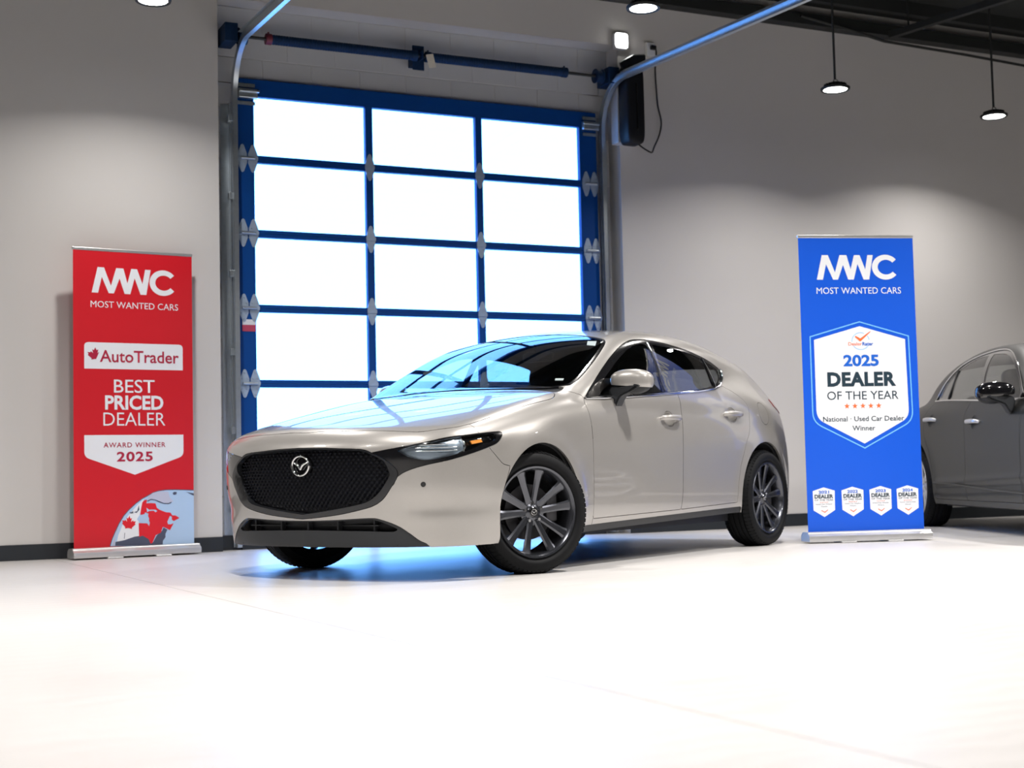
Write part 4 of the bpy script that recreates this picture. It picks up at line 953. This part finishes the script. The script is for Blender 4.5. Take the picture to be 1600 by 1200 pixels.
SH = [(-1.515, .842), (-2.52, .889)]
for (hx, hz), cl in zip(SH, ('cup', 'cup2')): S_.cut(lambda x, y, z, hx=hx, hz=hz: np.maximum(np.hypot((x-hx)/1.2, z-hz)-.050, .42-y), cl, ('front_door', 'rear_door'))
def scup(V, N):
    d = np.minimum(*[np.hypot((V[:,0]-hx)/1.2, V[:,2]-hz)/.050 for hx, hz in SH]); return V - N*(np.clip(1-d, 0, 1)**.6*.026)[:, None]
for lab, mm, wd in (('body', 'graphite', 1), ('bonnet', 'graphite', 1), ('front_bumper', 'graphite', 1), ('fender', 'graphite', 0)):
    add_panel(sedan, S_, SF, [lab], 'body_shell' if lab == 'body' else lab, mm, weld=bool(wd))
sdoors = add_panel(sedan, S_, SF, ['front_door'], 'front_door', 'graphite') + add_panel(sedan, S_, SF, ['rear_door'], 'rear_door', 'graphite')
for cl, dd_ in (('cup', sdoors[:2]), ('cup2', sdoors[2:])):
    for q, d_ in zip(add_panel(sedan, S_, SF, [cl], 'handle_cup', 'graphite', gap=0, thick=False, move=scup), dd_): q.parent = d_
add_panel(sedan, S_, SF, ['tail_lamp'], 'tail_lamp', 'red'); add_panel(sedan, S_, SF, ['lamp_lens'], 'headlamp_lens', 'lens', gap=0, thick=False)
add_panel(sedan, S_, SF, ['lamp_lens'], 'headlamp_inner', 'reflector', gap=-.003, inset=.035, thick=False)
add_panel(sedan, S_, SF, ['grille_open'], 'grille_backing', 'black', weld=True, inset=.03)
b = bmesh.new()
for k in range(9):
    z = .385+.03*k; w_ = float(np.interp(z, [.35, .42, .60, .66], [.18, .33, .40, .26])); sweep(b, [on_front(SF, y, z, -.012) for y in np.linspace(-w_, w_, 9)], circ(.005, 6), up=(0, 0, 1))
obj('grille_bar', b, 'chrome', sedan, smooth=60)
add_panel(sedan, S_, SF, ['trim'], 'window_surround', 'gloss', gap=.001, inset=.003)
for lab, g2 in (('front_window', 'sideglass'), ('rear_window', 'sideglass'), ('quarter_window', 'sideglass')): add_panel(sedan, S_, SF, [lab], lab, g2, gap=0, inset=.005, thick=False)
add_panel(sedan, S_, SF, ['windscreen'], 'windscreen', 'carglass', weld=True, gap=0, inset=.003, thick=False)
add_panel(sedan, S_, SF, ['rear_glass'], 'rear_glass', 'sideglass', weld=True, gap=0, inset=.003, thick=False)
lining(S_, SF, ('body',), 'headliner', .022, sedan, lambda c: c[2] > .99 and -3.3 < c[0] < -.45)
lining(S_, SF, ('front_door', 'rear_door', 'cup', 'cup2'), 'door_card', .055, sedan, lambda c: c[2] < 1.0, False)
lining(S_, SF, ('bonnet', 'fender', 'front_bumper', 'body'), 'inner_panel', .035, sedan, lambda c: (c[0] > -.42 or (c[0] < -2.5 and c[2] < .97)) and c[2] > .42)
for s in (1, -1):
    side_mirror(sedan, (-.80, .965, 1.03), s, 'gloss', dims=(.08, .135, .070))
    for o, d in zip(handles(sedan, SF, SH, 'alu', None, s), (sdoors[0 if s > 0 else 1], sdoors[2 if s > 0 else 3])): o.parent = d
    tube_on(sedan, SF, [tuple(p) for p in smooth_poly([sd[i] for i in (10, 11, 12, 13, 0)], closed=False, n=4)], .008, 'waist_strip', 'chrome', s, .004)
    tube_on(sedan, SF, [tuple(p) for p in smooth_poly([sd[i] for i in (0, 1, 2, 3, 4, 5, 6, 7, 8, 9, 10)], closed=False, n=4)], .006, 'window_strip', 'chrome', s, .003)
    tube_on(sedan, SF, [(-2.36, 1.06), (-2.43, 1.30)], .007, 'window_divider', 'satin', s, .002)
    tube_on(sedan, SF, [(-2.43, .375), (-2.0, .365), (-1.4, .34), (-.8, .32), (-.5, .31)], .008, 'sill_strip', 'graphite', s, .004)
for x, y in ((0, .80), (0, -.80), (-2.85, .81), (-2.85, -.81)): wheel(sedan, x, y, 0, .338, .240, rim='alu', mark=False)
chassis(sedan, 0, -2.85, .80, -3.7, .338)
cabin(sedan, -.55, -2.95)
# ================================================================ BANNERS
def ink(name, col, rough=.42): return mat(name, col, rough, noise=.01)
M['red_print'] = ink('red_banner_print', (.62, .008, .018), .38); M['blue_print'] = ink('blue_banner_print', (.001, .092, .66), .38)
M['white_ink'] = ink('white_ink', (.80, .82, .86)); M['red_ink'] = ink('dark_red_ink', (.42, .010, .045)); M['navy_ink'] = ink('navy_ink', (.012, .035, .055))
M['blue_ink'] = ink('blue_ink', (.005, .12, .60)); M['orange_ink'] = ink('orange_ink', (.85, .16, .04)); M['cyan_ink'] = ink('pale_blue_ink', (.18, .52, .95))
M['sea_ink'] = ink('globe_sea_ink', (.42, .58, .80)); M['slate_ink'] = ink('slate_ink', (.07, .08, .13)); M['mist_ink'] = ink('pale_grey_ink', (.50, .52, .66)); M['bright_red'] = ink('bright_red_ink', (.70, .008, .02))
def text(body, u, z, w, h, m, parent, bold=0., sp=1., name='lettering', d=0.):
    """a line of lettering w wide with capitals h high, u, z its lower centre"""
    c = bpy.data.curves.new('t', 'FONT'); c.body = body; c.size = 1; c.offset = bold; c.space_character = sp; c.extrude = 0; c.resolution_u = 3
    o = bpy.data.objects.new('t', c); C.objects.link(o); bpy.context.view_layer.update()
    dg = bpy.context.evaluated_depsgraph_get(); me = bpy.data.meshes.new_from_object(o.evaluated_get(dg)); bpy.data.objects.remove(o); bpy.data.curves.remove(c)
    n = len(me.vertices); A = np.zeros(n*3); me.vertices.foreach_get('co', A); A = A.reshape(-1, 3)
    x0, x1 = A[:,0].min(), A[:,0].max(); cap = .73; sx = w/(x1-x0); sz = h/cap
    B = np.stack([(A[:,0]-(x0+x1)/2)*sx, np.zeros(n), A[:,1]*sz], 1); me.vertices.foreach_set('co', B.ravel()); me.materials.clear(); me.materials.append(M[m]); me.name = name
    o = link(bpy.data.objects.new(name, me), parent); o.location = (u, -.0022-d, z); return o
def flat(pts, m, parent, name, d=0., layer=.0008):
    b = bmesh.new(); prism(b, pts, -.0010-d-layer, -.0010-d); return obj(name, b, m, parent)
def round_poly(pts, r, n=5):
    """pts = [(x, z, round?)]"""
    out = []; N = len(pts)
    for i, p in enumerate(pts):
        if not p[2]: out.append((p[0], p[1])); continue
        a = Vector(pts[i-1][:2]); b_ = Vector(p[:2]); c_ = Vector(pts[(i+1) % N][:2]); p0 = b_ + (a-b_).normalized()*r; p1 = b_ + (c_-b_).normalized()*r
        for k in range(n+1): t = k/n; q = p0*(1-t)**2 + b_*2*t*(1-t) + p1*t*t; out.append((q.x, q.y))
    return out
def ring(pts, t, m, parent, name, d=0.):
    """outline of even width t round pts (inwards)"""
    P = [Vector(p) for p in pts]; n = len(P); inn = []
    for i in range(n):
        e0 = (P[i]-P[i-1]).normalized(); e1 = (P[(i+1) % n]-P[i]).normalized(); nn = Vector((-(e0.y+e1.y), e0.x+e1.x)); nn.normalize(); k = max(.35, nn.dot(Vector((-e0.y, e0.x)))); inn.append(P[i] + nn*t/k)
    b = bmesh.new(); y = -.0016-d; A = [b.verts.new((p.x, y, p.y)) for p in P]; B = [b.verts.new((p.x, y, p.y)) for p in inn]
    for i in range(n): b.faces.new((A[i], A[(i+1) % n], B[(i+1) % n], B[i]))
    bmesh.ops.recalc_face_normals(b, faces=b.faces); return obj(name, b, m, parent)
def logo(parent, u0, z0, w, h, name='lettering'):
    """slanted joined capitals M W C"""
    X = lambda x: u0 + (x-517.5)/655*w
    Z = lambda z: z0 + (412-z)/184*h
    b = bmesh.new(); S = [((190, 238), (235, 283)), ((318, 357), (235, 283)), ((318, 357), (375, 430)), ((438, 482), (375, 430)), ((438, 482), (490, 535)), ((560, 605), (490, 535)), ((560, 605), (597, 640))]
    for i, ((b0, b1), (t0, t1)) in enumerate(S):
        y = -.0018 - .0002*(i % 2); v = [b.verts.new((X(a), y, Z(c_))) for a, c_ in ((b0, 412), (b1, 412), (t1, 230), (t0, 230))]; b.faces.new(v)
    cx, cz = 738, 320; A = []; B = []
    for k in range(33):
        a = math.radians(38 + 284*k/32); A.append(b.verts.new((X(cx+108*math.cos(a)), -.0022, Z(cz-93*math.sin(a))))); B.append(b.verts.new((X(cx+66*math.cos(a)+4), -.0022, Z(cz-55*math.sin(a)))))
    for k in range(32): b.faces.new((A[k], A[k+1], B[k+1], B[k]))
    bmesh.ops.recalc_face_normals(b, faces=b.faces); return obj(name, b, 'white_ink', parent)
def leaf(cx, cz, s, rot=0., sx=1.):
    half = [(0, 1.0), (.16, .66), (.36, .76), (.27, .30), (.52, .52), (.58, .38), (.92, .42), (.80, .18), (.90, .06), (.44, -.34), (.48, -.50), (.06, -.42)]
    P = half + [(-x, z) for x, z in reversed(half[1:])]; c_, q = math.cos(rot), math.sin(rot)
    return [(cx + s*sx*(x*c_ - z*q), cz + s*(x*q + z*c_)) for x, z in P]
def star(cx, cz, r): return [(cx + (r if k % 2 == 0 else r*.42)*math.sin(PI*k/5), cz + (r if k % 2 == 0 else r*.42)*math.cos(PI*k/5)) for k in range(10)]
def clip(poly, keep):
    """Sutherland-Hodgman against half planes (a, b, c): a x + b z <= c"""
    P = list(poly)
    for a, b_, c_ in keep:
        out = []
        for i in range(len(P)):
            p, q = P[i-1], P[i]; fp = a*p[0]+b_*p[1]-c_; fq = a*q[0]+b_*q[1]-c_
            if (fp <= 0) != (fq <= 0): t = fp/(fp-fq); out.append((p[0]+t*(q[0]-p[0]), p[1]+t*(q[1]-p[1])))
            if fq <= 0: out.append(q)
        P = out
    return P
def stand(name, label, loc, rz, top, sheet):
    t = thing(name, label, 'banner', loc, rz); W2 = .425
    b = bmesh.new(); n = 10; prof = [(-.085, .012), (-.088, .03)] + [(-.085+.03*math.sin(PI/2*k/6)-.0, .05+.026*k/6) for k in range(7)] + [(.0, .078), (.05, .074), (.078, .055), (.085, .03), (.082, .012)]
    vs0 = [b.verts.new((-W2-.015, y, z)) for y, z in prof]; vs1 = [b.verts.new((W2+.015, y, z)) for y, z in prof]; m_ = len(prof)
    for k in range(m_): b.faces.new((vs0[k], vs0[(k+1) % m_], vs1[(k+1) % m_], vs1[k]))
    b.faces.new(vs0[::-1]); b.faces.new(vs1); bmesh.ops.recalc_face_normals(b, faces=b.faces); obj('base', b, 'alu', t, smooth=30)
    for s in (-1, 1):
        b = bmesh.new(); prism(b, [(y, z) for y, z in prof], s*(W2+.015), s*(W2+.023), 'yz'); obj('end_cap', b, 'alu', t)
        b = bmesh.new(); bx(b, (s*.17, -.03, .006), (.11, .16, .010), bevel=.003); obj('foot', b, 'alu', t)
    b = bmesh.new(); bx(b, (0, .006, top), (.86, .020, .022), bevel=.004); obj('top_rail', b, 'alu', t)
    b = bmesh.new(); cyl(b, (0, .03, .06), (0, .03, top), .010, seg=12); obj('pole', b, 'alu', t, smooth=True)
    b = bmesh.new(); bx(b, (0, 0, (top+.065)/2), (.85, .0016, top-.065)); return t, obj('sheet', b, sheet, t)
# red banner
rb_, rs = stand('roll_up_banner', 'red roll up banner with white lettering and globe before the wall left of the door', (-1.036, 2.79, 0), math.radians(7), 2.185, 'red_print'); rb_.scale = (1.02, 1, 1)
logo(rs, .008, 1.876, .61, .185)
text('MOST WANTED CARS', .008, 1.772, .625, .048, 'white_ink', rs)
flat(round_poly([(-.350, 1.335, 0), (.352, 1.335, 0), (.352, 1.522, 1), (-.350, 1.522, 1)], .03), 'white_ink', rs, 'logo_panel')
text('AutoTrader', .040, 1.385, .565, .088, 'red_ink', rs, bold=.012, d=.001)
flat(clip(leaf(-.274, 1.428, .058), [(1, -.42, -.258-.42*1.428)]), 'red_ink', rs, 'leaf_mark', d=.0012)
text('BEST', .0, 1.168, .290, .098, 'white_ink', rs, bold=.004)
text('PRICED', .0, 1.050, .415, .100, 'white_ink', rs, bold=.030)
text('DEALER', .0, .932, .440, .100, 'white_ink', rs, bold=-.004)
flat(round_poly([(-.352, .866, 0), (-.352, .712, 1), (0, .582, 0), (.352, .712, 1), (.352, .866, 0)], .035), 'white_ink', rs, 'award_panel')
text('AWARD WINNER', .0, .778, .440, .036, 'red_ink', rs, bold=.010, sp=1.15, d=.001)
text('2025', .0, .680, .255, .068, 'red_ink', rs, bold=.026, sp=1.1, d=.001)
# globe: pixel offsets of the print turned into metres on the sheet
GXc = lambda X: (150 + X/10 - 209)*.00467
def gp(L): return [(GXc(x), .07 + (858 - 750 - y/10 - (150+x/10-209)*.035)*.004538) for x, y in L]
edge = [(1, 0, .4245), (0, -1, -.068)]
disc = gp([(215, 1065), (245, 960), (290, 850), (350, 720), (420, 600), (500, 505), (600, 410), (700, 332), (775, 292), (860, 240), (950, 208), (1060, 193), (1200, 188), (1350, 190), (1540, 196), (1540, 1065)])
rim_ = gp([(203, 1065), (235, 955), (280, 844), (340, 712), (411, 592), (492, 497), (593, 401), (694, 323), (770, 282), (857, 229), (948, 196), (1059, 181), (1200, 175), (1350, 177), (1540, 183), (1540, 1065)])
def globe(pts, m, d, nm='globe_land'): return flat(clip(pts, edge), m, rs, nm, d=d, layer=.0006)
globe(rim_, 'slate_ink', 0, 'globe_rim'); globe(disc, 'sea_ink', .0006, 'globe_sea')
globe(gp([(300, 1060), (330, 900), (400, 730), (480, 600), (560, 500), (620, 430), (720, 335), (690, 470), (660, 560), (645, 650), (640, 760), (645, 930), (640, 1060)]) , 'white_ink', .0012, 'flag')
globe(gp([(235, 1060), (280, 900), (320, 780), (330, 790), (300, 880), (285, 960), (280, 1060)]), 'mist_ink', .0012, 'globe_land')
globe(gp([(780, 360), (790, 290), (860, 235), (960, 205), (1100, 215), (1120, 300), (1180, 370), (1080, 400), (980, 380), (900, 345)]), 'mist_ink', .0012)
globe(gp([(700, 380), (730, 350), (770, 340), (760, 400), (830, 395), (900, 400), (920, 470), (960, 500), (1060, 540), (1130, 545), (1160, 590), (1210, 590), (1270, 630), (1180, 680), (1150, 720), (1175, 720), (1120, 825), (1060, 790), (1010, 770), (980, 860), (900, 900), (850, 1020), (820, 1035), (790, 960), (700, 905), (645, 925), (640, 710), (770, 715), (800, 760), (810, 700), (780, 640), (790, 560), (740, 540), (720, 590), (665, 575), (680, 470)]), 'bright_red', .0018)
globe(gp([(640, 680), (615, 650), (650, 590), (720, 570), (780, 590), (800, 640), (790, 700), (720, 715)]), 'sea_ink', .0024, 'globe_sea')
globe(gp([(1080, 690), (1120, 600), (1150, 610), (1150, 660), (1200, 690), (1140, 730), (1090, 730)]), 'sea_ink', .0024, 'globe_sea')
globe(gp([(760, 470), (800, 500), (900, 500), (925, 520), (900, 540), (870, 515), (800, 520), (770, 540)]), 'sea_ink', .0024, 'globe_sea')
globe(gp([(285, 1060), (290, 1000), (420, 975), (580, 920), (700, 905), (790, 950), (820, 1035), (860, 1010), (920, 900), (1000, 830), (1020, 780), (1080, 815), (1050, 880), (1050, 935), (1010, 990), (1005, 1060)]), 'slate_ink', .0015)
globe(gp([(770, 360), (830, 330), (900, 340), (960, 365), (1030, 395), (1100, 395), (1145, 375), (1150, 388), (1100, 410), (1030, 408), (950, 380), (890, 352), (830, 345), (780, 372)]), 'slate_ink', .0024)
globe(gp([(1165, 240), (1190, 215), (1230, 220), (1225, 255), (1185, 265)]), 'slate_ink', .0024); globe(gp([(1380, 215), (1500, 240), (1500, 275), (1440, 245)]), 'slate_ink', .0024)
globe(gp([(500, 535), (530, 540), (555, 520), (560, 555), (520, 560)]), 'slate_ink', .0024, 'globe_land'); globe(gp([(570, 540), (620, 520), (630, 480), (645, 430), (650, 500), (610, 550)]), 'slate_ink', .0024, 'globe_land')
lc = gp([(490, 730)])[0]; globe(leaf(lc[0], lc[1], .062, -.10, .85), 'bright_red', .0024, 'leaf_mark')
globe(gp([(425, 860), (433, 860), (425, 950), (418, 950)]), 'slate_ink', .0024, 'leaf_stem')
# blue banner
bb_, bs = stand('roll_up_banner', 'blue roll up banner with white shield lettering standing between the two cars', (3.5475, .416, 0), math.radians(-17.1), 2.148, 'blue_print')
logo(bs, .008, 1.842, .61, .176)
text('MOST WANTED CARS', .010, 1.742, .625, .047, 'white_ink', bs)
sh = [(.004, 1.511, 0), (-.334, 1.417, 0), (-.334, .862, 1), (.010, .684, 0), (.346, .862, 1), (.338, 1.417, 0)]
flat(round_poly(sh, .06), 'white_ink', bs, 'shield_panel')
ring(round_poly([(.004, 1.546, 0), (-.366, 1.442, 0), (-.366, .838, 1), (.010, .648, 0), (.378, .838, 1), (.368, 1.442, 0)], .07), .008, 'cyan_ink', bs, 'shield_outline')
b = bmesh.new(); sgm = [[(.008+.066*math.cos(a), 1.405+.062*math.sin(a)) for a in np.linspace(t0, t1, 16)] for t0, t1 in ((PI*.36, PI*1.02), (PI*1.18, PI*1.86), (PI*.05, PI*.22))]
for L in sgm:
    for p, q in zip(L[:-1], L[1:]):
        f = lambda P, k: (.008+(P[0]-.008)*k, -.0024, 1.405+(P[1]-1.405)*k); b.faces.new([b.verts.new(v) for v in (f(p, 1), f(q, 1), f(q, .93), f(p, .93))])
bmesh.ops.recalc_face_normals(b, faces=b.faces); obj('logo_ring', b, 'cyan_ink', bs)
flat([(-.034, 1.436), (-.028, 1.443), (.006, 1.424), (.080, 1.474), (.084, 1.471), (.008, 1.404), (.002, 1.404)], 'orange_ink', bs, 'check_mark', d=.0016)
text('Dealer', -.034, 1.375, .100, .024, 'orange_ink', bs, bold=.004, d=.001); text('Rater', .060, 1.375, .080, .024, 'blue_ink', bs, bold=.028, d=.001)
text('2025', .006, 1.232, .262, .078, 'blue_ink', bs, bold=.036, d=.001)
text('DEALER', .006, 1.092, .506, .096, 'navy_ink', bs, bold=.046, sp=1.06, d=.001)
text('OF THE YEAR', .010, .994, .525, .062, 'navy_ink', bs, bold=.0, d=.001)
for k in range(5): flat(star(-.110+.0585*k, .948, .0215), 'orange_ink', bs, 'star', d=.001)
text('National \u00b7 Used Car Dealer', .010, .842, .597, .036, 'navy_ink', bs, bold=.008, d=.001)
text('Winner', .008, .776, .168, .036, 'navy_ink', bs, bold=.008, d=.001)
for yr, u, l1, l2 in (('2021', -.303, 'Used Car Dealer', 'Canada'), ('2022', -.093, 'Used Car Dealer', 'Ontario'), ('2023', .112, 'Used Car Dealer', 'Ontario'), ('2024', .312, 'National \u00b7 Used Car Dealer', 'Winner')):
    w = .080; flat([(u, .384), (u-w, .360), (u-w+.002, .225), (u, .178), (u+w-.002, .225), (u+w, .360)], 'white_ink', bs, 'small_shield')
    text(yr, u, .342, .078, .020, 'blue_ink', bs, bold=.03, d=.001); text('DEALER', u, .309, .136, .026, 'navy_ink', bs, bold=.036, d=.001); text('OF THE YEAR', u, .290, .136, .013, 'navy_ink', bs, d=.001)
    for k in range(5): flat(star(u-.026+.013*k, .280, .0048), 'orange_ink', bs, 'star', d=.001)
    text(l1, u, .264, .120, .008, 'navy_ink', bs, d=.001); text(l2, u, .248, .045, .008, 'navy_ink', bs, d=.001)
    flat([(u-.022, .222), (u-.020, .227), (u+.002, .214), (u+.026, .230), (u+.027, .226), (u+.003, .207)], 'orange_ink', bs, 'check_mark', d=.001)
